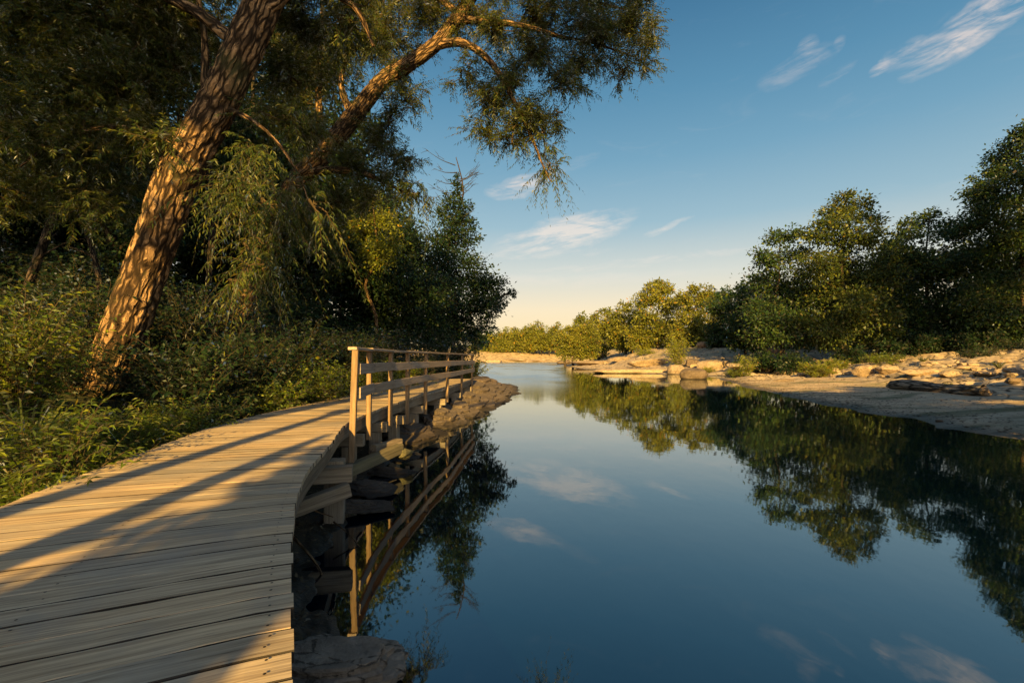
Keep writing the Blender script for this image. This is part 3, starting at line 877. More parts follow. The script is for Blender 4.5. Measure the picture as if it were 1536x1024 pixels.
def willow(name, label, loc, trunk_pts, limbs, lobes, nspray, leaf, seed, ln=(.45, .95), nl=24, bark=None, trunk_ridge=.03, nseg=72, lit=None):
    t_ = thing(name, loc, label, 'tree')
    m_ = MB()
    P = [at(a, b, c) for a, b, c, r in trunk_pts]
    tube(m_, P, [r * .76 for *_, r in trunk_pts], nseg, .03, .05, seed, ridge=trunk_ridge)
    m_.build('trunk', bark, t_, smooth=True, origin=loc)
    for lb in limbs:
        m_ = MB(); tube(m_, [at(a, b, c) for a, b, c, r in lb], [r for *_, r in lb], 14, .08, .10, seed, ridge=.006)
        m_.build('limb', bark, t_, smooth=True, origin=loc)
    Or, Dr, Ln, Dp = [], [], [], []
    tw = MB(); R = random.Random(seed)
    for lobe in lobes:
        px, py, d_, rp, f = lobe[:5]
        dn = lobe[5] if len(lobe) > 5 else .6
        c = at(px, py, d_); r = rp / FP * d_
        n = max(4, int(nspray * f * r * r * (.36 if dn > 1.15 and d_ < 8 else 1)))
        k = max(4, int(n / 9))
        sub = c + rnd3(k) * (r * G.uniform(.1, .95, size=(k, 1))) * np.array([1, 1.1, .85])
        idx = G.integers(0, k, n)
        o = sub[idx] + G.normal(size=(n, 3)) * r * .10
        hang = dn > .9
        dv = unit((o - c) / max(r, .1) * .5 + rnd3(n) * .85 + np.array([0, 0, .15 - dn * .5 if hang else .12]))
        Or.append(o); Dr.append(dv); Ln.append(G.uniform(*ln, size=n) * (1.0 if hang else .68)); Dp.append(np.full(n, .55 if hang else .16))
        for q in sub[:max(3, k // 3)]:
            m2 = (c + q) / 2 + G.normal(size=3) * r * .12
            tube(tw, [c + G.normal(size=3) * r * .2, m2, q], [.022, .013, .006], 5, .2, 0, seed)
    (V, F), (SV, SF) = sprays(np.concatenate(Or), np.concatenate(Dr), np.concatenate(Ln), nl, leaf, .25, np.concatenate(Dp), down=np.concatenate(Dp) * .9)
    fast_mesh('foliage', V, F, L_willow, t_, loc)
    tw.add(SV, SF)
    tw.build('twigs', B_twig, t_, origin=loc)
    return t_


b1_ = at(150, 590, 8.2)
willow('willow_tree', 'massive leaning willow with deeply furrowed sunlit trunk beside the boardwalk', b1_,
       [(118, 640, 8.3, .52), (135, 600, 8.2, .47), (165, 550, 8.1, .43), (203, 450, 8.0, .41), (238, 350, 7.9, .395), (268, 265, 7.8, .40), (322, 165, 7.7, .365), (362, 80, 7.6, .355), (398, 0, 7.6, .33), (440, -90, 7.6, .28), (505, -210, 7.8, .2), (560, -330, 8, .1)],
       [[(345, 165, 7.6, .05), (385, 185, 7.4, .028), (425, 225, 7.25, .02), (455, 280, 7.2, .014), (470, 330, 7.2, .007)],
        [(285, 240, 7.8, .08), (240, 205, 8.0, .06), (170, 190, 8.2, .045), (90, 210, 8.2, .03), (30, 250, 8.2, .015)],
        [(315, 175, 7.9, .10), (308, 120, 8.1, .07), (306, 50, 8.3, .05), (290, -40, 8.5, .03)],
        [(360, 70, 7.7, .12), (280, 10, 8, .09), (180, -20, 8.2, .06), (70, 20, 8.4, .03)],
        [(390, 20, 7.5, .12), (460, -20, 7.7, .08), (530, 10, 7.9, .05), (560, 70, 8, .02)]],
       [(50, 40, 8.6, 75, 1), (140, 30, 8.4, 75, 1), (230, 30, 8.6, 70, 1), (100, 130, 8.4, 75, 1), (190, 120, 8.7, 70, 1), (25, 190, 8.3, 65, 1), (110, 220, 8.2, 70, .9), (205, 205, 8.5, 55, 1), (262, 100, 9.2, 55, .9), (30, 290, 8.6, 60, .6), (150, 290, 8.8, 60, .55),
        (243, 212, 7.35, 26, .8), (290, 30, 9.2, 60, .8), (450, 30, 8.7, 65, .7), (440, 110, 8.8, 55, .8), (425, 180, 8.3, 50, .9), (390, 240, 7.5, 50, 1.2, 1.2), (358, 285, 7.2, 38, 1.3, 1.3), (400, 310, 7.1, 48, 1.4, 1.3), (378, 365, 7.0, 40, 1.5, 1.4), (354, 420, 7.0, 20, 1.2, 1.5), (395, 400, 7.0, 26, 1.4, 1.4), (440, 270, 7.0, 35, 1.2, 1.3), (470, 310, 7.0, 22, 1.2, 1.3),
        (520, 20, 8.2, 60, .6), (60, -60, 8.5, 90, .7), (200, -70, 8.5, 90, .7), (340, -90, 8.4, 90, .6), (480, -80, 8.4, 90, .6), (-60, 60, 8.5, 90, .8), (-50, 200, 8.4, 80, .7)],
       480, .12, 21, bark=B_willow)

b2_ = at(352, 560, 12.6)
willow('willow_tree', 'second willow behind the first, arching over the railing with branches hanging against the sky', b2_,
       [(335, 590, 12.8, .46), (356, 480, 12.7, .43), (395, 372, 12.6, .36), (442, 278, 12.5, .33), (488, 228, 12.4, .30), (530, 175, 12.3, .285), (572, 124, 12.2, .26), (614, 96, 12.1, .235), (656, 64, 12, .21), (690, 22, 12, .19), (730, -40, 12, .18), (790, -120, 12, .12), (840, -200, 12, .06)],
       [[(655, 68, 12, .12), (690, 64, 11.9, .10), (722, 80, 11.8, .085), (750, 112, 11.7, .07), (775, 160, 11.6, .055), (797, 205, 11.6, .04), (815, 250, 11.6, .022), (826, 272, 11.6, .01)],
        [(690, 30, 12, .10), (730, 32, 11.9, .075), (790, 40, 11.8, .055), (840, 55, 11.8, .045), (890, 65, 11.8, .03), (950, 85, 11.8, .015)],
        [(455, 262, 12.5, .14), (500, 255, 12.2, .10), (550, 262, 12, .07), (600, 285, 12, .035), (625, 300, 12, .015)],
        [(530, 178, 12.3, .11), (512, 130, 12.6, .08), (520, 90, 12.8, .06), (545, 55, 13, .04), (560, 20, 13, .02)],
        [(482, 232, 12.6, .12), (478, 150, 13, .09), (482, 70, 13.2, .065), (484, -20, 13.4, .04)],
        [(690, 22, 12, .1), (640, -10, 12.2, .07), (590, 5, 12.4, .045), (560, 40, 12.4, .02)],
        [(735, -40, 12, .1), (800, -20, 11.9, .06), (880, 0, 11.8, .04), (960, 20, 11.8, .015)]],
       [(700, 110, 11.9, 32, .9), (735, 150, 11.8, 34, .95), (765, 120, 11.7, 36, 1), (795, 175, 11.7, 36, 1), (770, 200, 11.6, 34, 1), (812, 205, 11.6, 28, 1), (720, 190, 11.8, 24, .8), (825, 255, 11.6, 17, 1.1, 1.2), (838, 170, 11.6, 22, .7), (835, 120, 11.7, 32, .9), (800, 80, 11.7, 40, 1), (870, 95, 11.8, 36, .9), (900, 55, 11.8, 40, 1), (940, 40, 11.8, 34, 1), (960, 90, 11.8, 30, .9), (935, 110, 11.8, 22, .8), (965, 55, 11.8, 26, .8), (860, 40, 11.8, 45, 1), (800, 20, 11.8, 45, 1), (740, 40, 11.9, 40, .9), (700, 10, 12, 40, .9), (880, 0, 11.8, 45, .8), (960, 0, 11.8, 30, .8), (950, -40, 11.8, 50, .6), (840, -40, 11.9, 60, .7), (745, -50, 12, 60, .7),
        (585, 175, 12.2, 34, .9), (560, 210, 12.3, 34, .9), (610, 150, 12.2, 26, .7), (540, 250, 12.1, 34, .9), (590, 262, 12, 32, .9), (622, 285, 12, 24, 1, 1.1), (560, 295, 12, 26, .8), (610, 240, 12.1, 26, .8), (500, 300, 12.2, 40, .9), (520, 240, 12.2, 30, .8),
        (500, 100, 12.8, 55, .8), (450, 150, 12.9, 50, .7), (540, 60, 12.8, 50, .9), (590, 60, 12.5, 45, .9), (560, 10, 12.8, 55, .8), (640, 20, 12.3, 45, .9), (600, 110, 12.4, 35, .8), (430, 60, 13, 55, .7), (470, 210, 12.9, 45, .8), (440, 330, 12.7, 50, .7), (490, 360, 12.4, 36, .6), (640, -50, 12.3, 60, .6), (540, -60, 12.8, 70, .6)],
       380, .135, 22, ln=(.5, 1.0), nl=18, bark=B_pale, nseg=40)

# ------------------------------------------------------------------ woods on the near bank
FM, FB = [B_dark, L_dark], [B_dark, L_dark]


def span(px, y0, y1, w, n, seed, wide=.6):
    R = random.Random(seed); out = []
    for i in range(n):
        f = i / (n - 1)
        yy = y0 + (y1 - y0) * f
        ww = w * (.45 + .55 * math.sin(PI * min(1, .15 + f * .75)))
        out.append((px + R.uniform(-1, 1) * ww * .75, yy + R.uniform(-15, 15), ww * R.uniform(.5, .72)))
    return out


px_tree('bare_topped_tree', 'dark tree with bare dead top twigs standing where the railing ends', 'tree', None, 30, 682,
        [(684, 262, 5), (683, 274, 7), (688, 284, 8), (670, 296, 7), (703, 308, 8), (664, 318, 8), (684, 292, 9), (680, 305, 13), (690, 318, 16), (674, 330, 18), (702, 335, 17), (678, 345, 22), (700, 352, 20), (655, 362, 22), (692, 378, 28), (660, 400, 38), (705, 405, 32), (725, 428, 26), (748, 430, 14), (766, 440, 9), (735, 462, 26), (705, 452, 40), (645, 445, 45), (690, 492, 40), (728, 488, 17), (650, 492, 45), (712, 515, 20), (750, 452, 12)],
        (684, 236), [B_dark, L_dark], .16, seed=3, leaf_px=4.2, dens=6.0)
snag = bpy.context.scene.objects['bare_topped_tree']
m_ = MB(); R_ = random.Random(8); s0 = np.array(snag.location)
for k in range(15):
    yy = R_.uniform(238, 330); st = at(684 + R_.uniform(-1, 1), yy, 30); sgn = R_.choice((-1, 1))
    ln_ = (330 - yy) * .25 + R_.uniform(14, 26)
    e = at(684 + sgn * ln_, yy - ln_ * R_.uniform(.15, .8), 30 + R_.uniform(-.8, .8)); mid = (st + e) / 2 + np.array([0, 0, -.12])
    tube(m_, [st, mid, e], [.035, .022, .008], 5, .3)
    for q in range(4):
        f = R_.uniform(.35, 1); a_ = st * (1 - f) + e * f; b_ = a_ + np.array([sgn * R_.uniform(.1, .5), R_.uniform(-.3, .3), R_.uniform(-.15, .5)])
        tube(m_, [a_, (a_ + b_) / 2 + np.array([0, 0, .03]), b_], [.015, .011, .005], 4, .3)
M_dead = NT('dead_wood'); M_dead = M_dead.done(M_dead.principled((.035, .032, .028, 1), .9, spec=.1))
m_.build('bare_branches', M_dead, snag, origin=s0)

px_tree('dense_tree', 'rounded dark tree to the left of the bare topped tree', 'tree', None, 26, 612,
        [(610, 348, 26), (585, 375, 40), (632, 388, 38), (600, 425, 52), (560, 432, 46), (625, 478, 52), (565, 492, 52), (640, 440, 40)], (606, 350), FM, .17, seed=4)
px_tree('yellow_tree', 'tree with bright yellow sunlit leaves behind the hanging willow branch', 'tree', None, 23, 556,
        [(562, 300, 17), (548, 330, 28), (580, 335, 24), (540, 365, 34), (572, 385, 34), (535, 405, 34), (590, 365, 22)], (558, 300), [B_pale, L_yellow], .12, seed=5, dens=4.2)
WOODS = [('tall dark tree just behind the arching second willow', 470, 25, 190, 520, 105, 15, 105, .22), ('tall dark tree filling the gap between the two willow trunks', 385, 22, 20, 520, 110, 18, 106, .24),
         ('tall dark tree directly behind the lit trunk of the big willow', 268, 23, -40, 520, 120, 18, 107, .25), ('tall dark tree left of the big willow, deep in the woods', 165, 19, -60, 530, 120, 18, 108, .22),
         ('tall dark tree near the upper corner of the woods, second from the photo edge', 62, 21, -60, 530, 120, 18, 109, .24), ('dark tree cut off by the photo edge at the end of the woods', -45, 17, -60, 540, 120, 18, 110, .22), ('outermost dark tree of the woods beyond the photo edge', -190, 16, -60, 540, 130, 14, 111, .22)]
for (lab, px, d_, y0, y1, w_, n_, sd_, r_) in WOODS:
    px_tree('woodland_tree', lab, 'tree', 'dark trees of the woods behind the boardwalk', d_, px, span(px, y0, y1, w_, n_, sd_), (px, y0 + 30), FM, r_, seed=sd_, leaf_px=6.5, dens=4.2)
BACK = [('dark tree far back in the woods seen past the hanging willow branch', 435, 33, 330, 525, 80, 10, 128), ('dark treetop rank far back in the woods behind the yellow sunlit tree', 575, 40, 330, 525, 80, 9, 120), ('dark tree far back in the woods between the second willow and the yellow tree', 480, 38, 300, 525, 100, 10, 121), ('dark tree far back in the woods behind the gap of the willows', 360, 36, 180, 525, 110, 12, 122),
        ('dark tree far back in the woods behind the big willow', 230, 34, 180, 525, 110, 12, 123), ('dark tree far back in the woods near the photo edge', 100, 34, 150, 525, 110, 12, 124), ('dark tree far back in the woods at the photo edge', -20, 30, 150, 525, 110, 12, 125), ('low dark tree far back behind the end of the boardwalk', 660, 44, 430, 522, 60, 8, 126), ('outermost dark tree far back in the woods', -150, 28, 200, 525, 120, 10, 127)]
for (lab, px, d_, y0, y1, w_, n_, sd_) in BACK:
    lb = span(px, y0, y1 - 60, w_, n_, sd_) + [(px + k * w_ * .33, y1 - 30 + (k % 2) * 12, w_ * .32) for k in range(-3, 4)]
    px_tree('woodland_tree', lab, 'tree', 'dark trees of the woods behind the boardwalk', d_, px, lb, (px, y0 + 20), FM, .2, seed=sd_, leaf_px=8, dens=4.0, limbs=False)
# thin leaning stems seen against the dark of the woods
for i, (pp, lab) in enumerate([([(40, 440, 11.5, .10), (78, 330, 11.4, .085), (98, 260, 11.3, .07), (88, 190, 11.2, .05), (110, 100, 11.2, .03)], 'dark leaning sapling trunk at the far left of the big willow'),
                               ([(150, 430, 12, .07), (128, 340, 12, .06), (100, 285, 12, .05), (60, 215, 12, .03)], 'thin dark sapling crossing behind the leaning sapling trunk'),
                               ([(310, 470, 14, .09), (318, 330, 14, .08), (312, 200, 14, .06), (316, 60, 14, .04)], 'straight thin sapling just behind the big willow trunk')]):
    base = at(*pp[0][:3]); z0 = H1(base[0], base[1])
    t_ = thing('sapling', (base[0], base[1], z0 - .1), lab, 'tree')
    m_ = MB(); tube(m_, [np.array([base[0], base[1], z0 - .1])] + [at(*q[:3]) for q in pp[0:]], [pp[0][3] * 1.2] + [q[3] for q in pp], 10, .2, .12, i)
    for q in range(5):
        j = q % (len(pp) - 1) ; a_ = at(*pp[j][:3]) * .5 + at(*pp[j + 1][:3]) * .5
        e = a_ + np.array([R_.uniform(-1.2, 1.2), R_.uniform(-.5, .5), R_.uniform(.2, 1.0)])
        tube(m_, [a_, (a_ + e) / 2 + np.array([0, 0, .1]), e], [.03, .02, .008], 5, .2)
    m_.build('trunk', B_dark, t_, smooth=True, origin=(base[0], base[1], z0 - .1))
    lb = [tuple(at(pp[-1][0] + R_.uniform(-50, 50), pp[-1][1] + R_.uniform(-30, 60), pp[-1][2])) + (.5,) for _ in range(6)]
    V, F = crown_leaves(lb, .085, .4, 2.2); fast_mesh('crown', V, F, L_dark, t_, (base[0], base[1], z0 - .1))
# ------------------------------------------------------------------ trees on the far bank
RM, FA = [B_dark, L_right], [B_dark, L_far_haze]
TR = [
 ('bank_tree', 'twin-topped tree at the river end of the dark trees across the water', 1165, 53, [(1163, 358, 17), (1190, 352, 15), (1150, 385, 22), (1185, 388, 26), (1152, 425, 30), (1140, 470, 28), (1190, 440, 40), (1160, 490, 36), (1205, 490, 40), (1140, 505, 22)], (1172, 350), RM, .22),
 ('bank_tree', 'broad tall tree with sunlit golden top across the water', 1268, 50, [(1268, 305, 22), (1245, 322, 22), (1292, 318, 22), (1228, 352, 26), (1272, 350, 36), (1305, 352, 24), (1225, 400, 34), (1275, 405, 44), (1312, 410, 38), (1240, 450, 46), (1292, 465, 46), (1232, 492, 40), (1315, 495, 36)], (1268, 300), [B_dark, L_gold], .26),
 ('bank_tree', 'dark green tree between the golden topped tree and the tallest tree', 1395, 51, [(1392, 328, 18), (1362, 345, 18), (1420, 345, 22), (1448, 352, 22), (1345, 385, 28), (1395, 385, 44), (1445, 395, 40), (1350, 440, 40), (1410, 450, 50), (1365, 492, 40), (1430, 495, 44), (1470, 470, 40)], (1395, 325), RM, .24),
 ('bank_tree', 'tallest dark tree across the water at the photo edge', 1525, 45, [(1535, 205, 22), (1515, 230, 26), (1550, 240, 40), (1490, 262, 24), (1475, 290, 24), (1525, 290, 46), (1465, 330, 26), (1510, 350, 48), (1560, 330, 50), (1470, 390, 36), (1530, 415, 55), (1480, 450, 48), (1545, 480, 55), (1490, 500, 40), (1580, 400, 50)], (1535, 205), RM, .30),
 ('bank_tree', 'outer tree behind the tallest tree, mostly beyond the photo edge', 1640, 46, [(1640, 240, 50), (1610, 300, 50), (1660, 340, 60), (1620, 400, 60), (1650, 470, 60)], (1640, 240), RM, .3),
 ('bank_tree', 'small dark tree filling in behind the twin-topped tree', 1118, 66, [(1112, 436, 11), (1100, 455, 18), (1122, 460, 18), (1108, 485, 24), (1130, 490, 20)], (1112, 430), RM, .16),
 ('bank_tree', 'dark tree set back behind the golden topped and dark green trees', 1335, 60, [(1340, 370, 20), (1325, 400, 30), (1345, 440, 40), (1330, 480, 40)], (1338, 370), RM, .2),
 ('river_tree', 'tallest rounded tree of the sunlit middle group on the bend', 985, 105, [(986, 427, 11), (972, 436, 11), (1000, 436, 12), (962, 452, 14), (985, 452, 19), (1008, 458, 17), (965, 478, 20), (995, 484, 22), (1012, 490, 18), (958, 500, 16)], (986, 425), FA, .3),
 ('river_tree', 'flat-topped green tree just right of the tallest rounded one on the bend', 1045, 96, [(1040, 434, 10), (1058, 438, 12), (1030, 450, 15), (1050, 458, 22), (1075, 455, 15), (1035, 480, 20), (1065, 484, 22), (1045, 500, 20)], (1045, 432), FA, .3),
 ('river_tree', 'dark green tree between the flat-topped tree and the small dark tree', 1085, 84, [(1085, 442, 13), (1075, 462, 18), (1095, 466, 18), (1082, 490, 22)], (1085, 440), RM, .22),
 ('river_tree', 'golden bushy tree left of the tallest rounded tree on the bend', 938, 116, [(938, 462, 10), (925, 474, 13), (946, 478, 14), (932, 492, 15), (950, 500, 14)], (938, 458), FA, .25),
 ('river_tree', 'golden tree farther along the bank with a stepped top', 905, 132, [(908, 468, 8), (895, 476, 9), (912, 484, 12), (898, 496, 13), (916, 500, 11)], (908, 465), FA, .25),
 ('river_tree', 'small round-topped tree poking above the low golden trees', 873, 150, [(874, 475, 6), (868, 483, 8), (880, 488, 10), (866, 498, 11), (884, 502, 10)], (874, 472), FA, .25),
]
for i, (nm, lab, px, d_, lb, tp, mt, r_) in enumerate(TR):
    w_ = max(q[0] for q in lb) - min(q[0] for q in lb); yb = 524
    if d_ > 60: lb = lb + [(px + k * w_ * .3, yb - 12 + (k % 2) * 7, 13 if d_ < 120 else 11) for k in range(-2, 3)] + [(px + k * w_ * .3, yb - 26 + (k % 2) * 7, 14 if d_ < 120 else 12) for k in range(-2, 3)]
    px_tree(nm, lab, 'tree', None, d_, px, lb, tp, mt, r_, leaf_px=4.6 if d_ < 80 else 3.6, dens=7.5 if d_ < 80 else 10, seed=200 + i, subs=16, sig=.27)
ords = ['first', 'second', 'third', 'fourth', 'fifth', 'sixth', 'seventh', 'eighth', 'ninth', 'tenth', 'eleventh', 'twelfth', 'thirteenth', 'fourteenth', 'fifteenth']
R_ = random.Random(31)
FARP = [(722, 502), (735, 500), (748, 497), (761, 494), (774, 492), (787, 491), (800, 486), (812, 490), (824, 492), (836, 490), (848, 491), (860, 488), (872, 487), (886, 484), (898, 489)]
for i, (px, ty) in enumerate(FARP):
    d_ = 238 - i * 1.5 if i < 10 else 172 - (i - 10) * 8
    while i >= 10 and H1((px - 768) / FP * d_, d_) < 1.0 and d_ > 110: d_ -= 2
    ty += R_.uniform(-4, 3)
    lb = ([(px - 6, 529, 8), (px + 6, 530, 8), (px, 535, 7)] if i >= 10 else []) + [(px - 8, 520, 8), (px, 521, 8), (px + 8, 520, 8), (px - 4, 512, 10), (px + 5, 513, 10), (px + R_.uniform(-3, 3), ty + 5, 5), (px - 6, ty + R_.uniform(8, 15), R_.uniform(6, 9)), (px + 6, ty + R_.uniform(7, 14), R_.uniform(6, 9)), (px, ty + 18, 9), (px - 7, ty + 24, 9), (px + 7, ty + 25, 9)]
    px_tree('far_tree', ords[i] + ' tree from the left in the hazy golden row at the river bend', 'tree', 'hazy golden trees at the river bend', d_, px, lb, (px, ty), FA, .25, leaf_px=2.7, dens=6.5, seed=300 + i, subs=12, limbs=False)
# a second rank behind, only their tops show
for i, (px, ty) in enumerate([(760, 489), (806, 480), (835, 483), (892, 472), (1020, 440)]):
    d_ = 262 - i * 12 if i < 3 else 165 - (i - 3) * 40
    lb = [(px, ty + 5, 6), (px - 7, ty + 12, 8), (px + 7, ty + 12, 8), (px, ty + 22, 12)]
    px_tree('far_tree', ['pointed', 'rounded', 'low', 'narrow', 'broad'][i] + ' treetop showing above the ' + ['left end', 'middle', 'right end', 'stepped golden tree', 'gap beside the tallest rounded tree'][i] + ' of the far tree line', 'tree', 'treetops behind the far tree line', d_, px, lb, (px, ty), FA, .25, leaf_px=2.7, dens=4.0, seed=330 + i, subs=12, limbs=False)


def shrub(name, label, group, x, y, rad, hgt, mat, leaf, dens, seed, z=None, upright=.6, nl=12, n=60, ratio=.3, stem=.006, droop=.35):
    """many stems from one foot, leaves along each"""
    z = H1(x, y) if z is None else z
    loc = np.array([x, y, z - .05])
    a = G.uniform(0, 2 * PI, n); rr = np.sqrt(G.uniform(0, 1, n)) * rad * .45
    Or = loc + np.stack([np.cos(a) * rr, np.sin(a) * rr, G.uniform(0, .35, n) * hgt], -1)
    out = np.stack([np.cos(a), np.sin(a), np.zeros(n)], -1) * G.uniform(.15, 1.0, size=(n, 1)) * (rad / max(hgt, .1)) + np.array([0, 0, 1.0]) * upright + rnd3(n) * .25
    (V, F), (SV, SF) = sprays(Or, unit(out), G.uniform(.5, 1.0, n) * hgt, nl, leaf, ratio, droop, stem, .15, 1.0)
    t_ = thing(name, loc, label, 'shrub', group)
    fast_mesh('foliage', V, F, mat, t_, loc)
    fast_mesh('stems', SV, SF, B_twig, t_, loc)
    return t_


def bush_px(name, label, group, px, py, d_, wpx, hpx, mat, seed, n=70, leaf_px=4, **kw):
    x = (px - 768) / FP * d_
    return shrub(name, label, group, x, d_, wpx / 2 / FP * d_, hpx / FP * d_, mat, leaf_px / FP * d_, 1, seed, n=n, **kw)


bush_px('shrub', 'bright yellow-green grassy shrub on the bedrock in front of the golden topped tree', None, 1228, 540, 41, 46, 32, L_yellow, 1, n=130, leaf_px=6, nl=14)
bush_px('shrub', 'low orange-tinged shrub beside the bright grassy shrub', None, 1256, 536, 43, 40, 20, L_yellow, 2, n=80, leaf_px=5)
bush_px('shrub', 'upright yellow sapling shrub on the rocks left of the lone boulder', None, 1118, 528, 50, 24, 42, L_yellow, 3, n=70, leaf_px=5, upright=1.0)
bush_px('shrub', 'low yellow shrub at the foot of the upright sapling shrub', None, 1100, 530, 51, 30, 14, L_yellow, 4, n=60, leaf_px=4.5)
bush_px('shrub', 'pale sunlit sapling tree in front of the flat-topped tree', None, 1015, 528, 68, 34, 58, L_yellow, 5, n=150, leaf_px=5, upright=.9)
bush_px('shrub', 'green shrub in shade right of the bright grassy shrub', None, 1325, 537, 40, 60, 26, L_shrub, 6, n=110, leaf_px=5)
bush_px('shrub', 'small dark green tuft on the sand between two shaded shrubs', None, 1393, 536, 38, 26, 10, L_ivy, 7, n=40, leaf_px=4)
bush_px('shrub', 'wide dark green shrub under the tallest tree', None, 1466, 538, 38, 56, 26, L_ivy, 8, n=110, leaf_px=5)
bush_px('shrub', 'dark shrub at the photo edge under the tallest tree', None, 1530, 530, 40, 60, 30, L_ivy, 9, n=90, leaf_px=5)
bush_px('shrub', 'low golden shrub at the foot of the tallest rounded tree', None, 968, 524, 95, 40, 14, L_yellow, 10, n=70, leaf_px=4)
bush_px('shrub', 'small golden shrub on the rocks near the twin-topped tree', None, 1062, 522, 58, 22, 12, L_yellow, 11, n=50, leaf_px=4)
for i, (px, ty, d_, lab) in enumerate([(1150, 440, 72, 'shadowy tree set far back behind the twin-topped tree'), (1240, 420, 68, 'shadowy tree set far back behind the golden topped tree'), (1300, 430, 70, 'shadowy tree set far back right of the golden topped tree'), (1370, 400, 66, 'shadowy tree set far back behind the dark green tree'), (1450, 400, 62, 'shadowy tree set far back left of the tallest tree'), (1530, 400, 60, 'shadowy tree set far back behind the tallest tree')]):
    lb = span(px, ty, 480, 55, 7, 340 + i) + [(px + k * 18, 500 + (k % 2) * 8, 22) for k in range(-2, 3)]
    px_tree('bank_tree', lab, 'tree', 'shadowy trees far back across the water', d_, px, lb, (px, ty), RM, .2, leaf_px=6.5, dens=4.0, seed=350 + i, limbs=False)
UND = [(1135, 514, 56), (1165, 516, 52), (1200, 518, 50), (1290, 518, 48), (1355, 520, 47), (1405, 520, 46), (1445, 520, 45), (1500, 520, 44), (1555, 520, 44)]
for i, (px, py, d_) in enumerate(UND):
    x = (px - 768) / FP * d_; z = H1(x, d_)
    lb = [(x + R_.uniform(-2, 2), d_ + R_.uniform(-1, 1), z + R_.uniform(.3, 1.5), R_.uniform(.7, 1.4)) for _ in range(5)]
    t_ = thing('understory_shrub', (x, d_, z), ords[i] + ' dark rounded shrub from the river end under the trees across the water', 'shrub', 'dark shrubs under the trees across the water')
    V, F = crown_leaves(lb, .28, .55, 5, subs=12); fast_mesh('foliage', V, F, L_ivy, t_, (x, d_, z))
# low green haze of plants along the far bank
for i, (x0, x1, y0, y1, n_) in enumerate([(22, 66, 44, 56, 1500), (26, 60, 58, 80, 700), (20, 60, 90, 150, 900)]):
    xs, ys = G.uniform(x0, x1, n_), G.uniform(y0, y1, n_)
    _, srr, _ = shore(xs, ys); kp = (srr > 27 + 3 * vnoise(xy0(xs, ys, .4), 3)); xs, ys = xs[kp], ys[kp]
    zs = height(xs, ys); o = np.stack([xs, ys, zs - .03], -1)
    (V, F), _s = sprays(o, unit(rnd3(len(o)) * .55 + np.array([0, 0, 1.0])), G.uniform(.5, 1.3, len(o)) * (1 + i * .4), 9, .20 * (1 + i * .5), .3, .3)
    tag(mesh_obj('ground_cover', V, F, L_shrub), kind='stuff')
# ------------------------------------------------------------------ shrubs and plants along the boardwalk
R_ = random.Random(77)


def blades(o, n, L, w, seed, lean=.5, droop=.9):
    """arching grass blades as narrow ribbons"""
    g = np.array([0, 0, -1.0])
    a = G.uniform(0, 2 * PI, n)
    Or = o + np.stack([np.cos(a), np.sin(a), np.zeros(n)], -1) * G.uniform(0, .10, (n, 1))
    D = unit(np.stack([np.cos(a) * lean, np.sin(a) * lean, np.ones(n)], -1) + rnd3(n) * .25)
    ll = L * G.uniform(.55, 1.15, n)
    S = unit(np.cross(D, rnd3(n)))
    ks = np.linspace(0, 1, 7)
    V = []
    for k in ks:
        c = Or + D * (ll * k)[:, None] + g * (droop * ll * k ** 2.4 * G.uniform(.8, 1.0))[:, None]
        ww = (w * (1 - k ** 1.6) * .5 + .0006)
        V += [c - S * ww, c + S * ww]
    V = np.stack(V, 1)
    F = np.concatenate([np.stack([np.arange(n) * 14 + 2*i, np.arange(n) * 14 + 2*i + 1, np.arange(n) * 14 + 2*i + 3, np.arange(n) * 14 + 2*i + 2], -1) for i in range(6)])
    return V.reshape(-1, 3), F


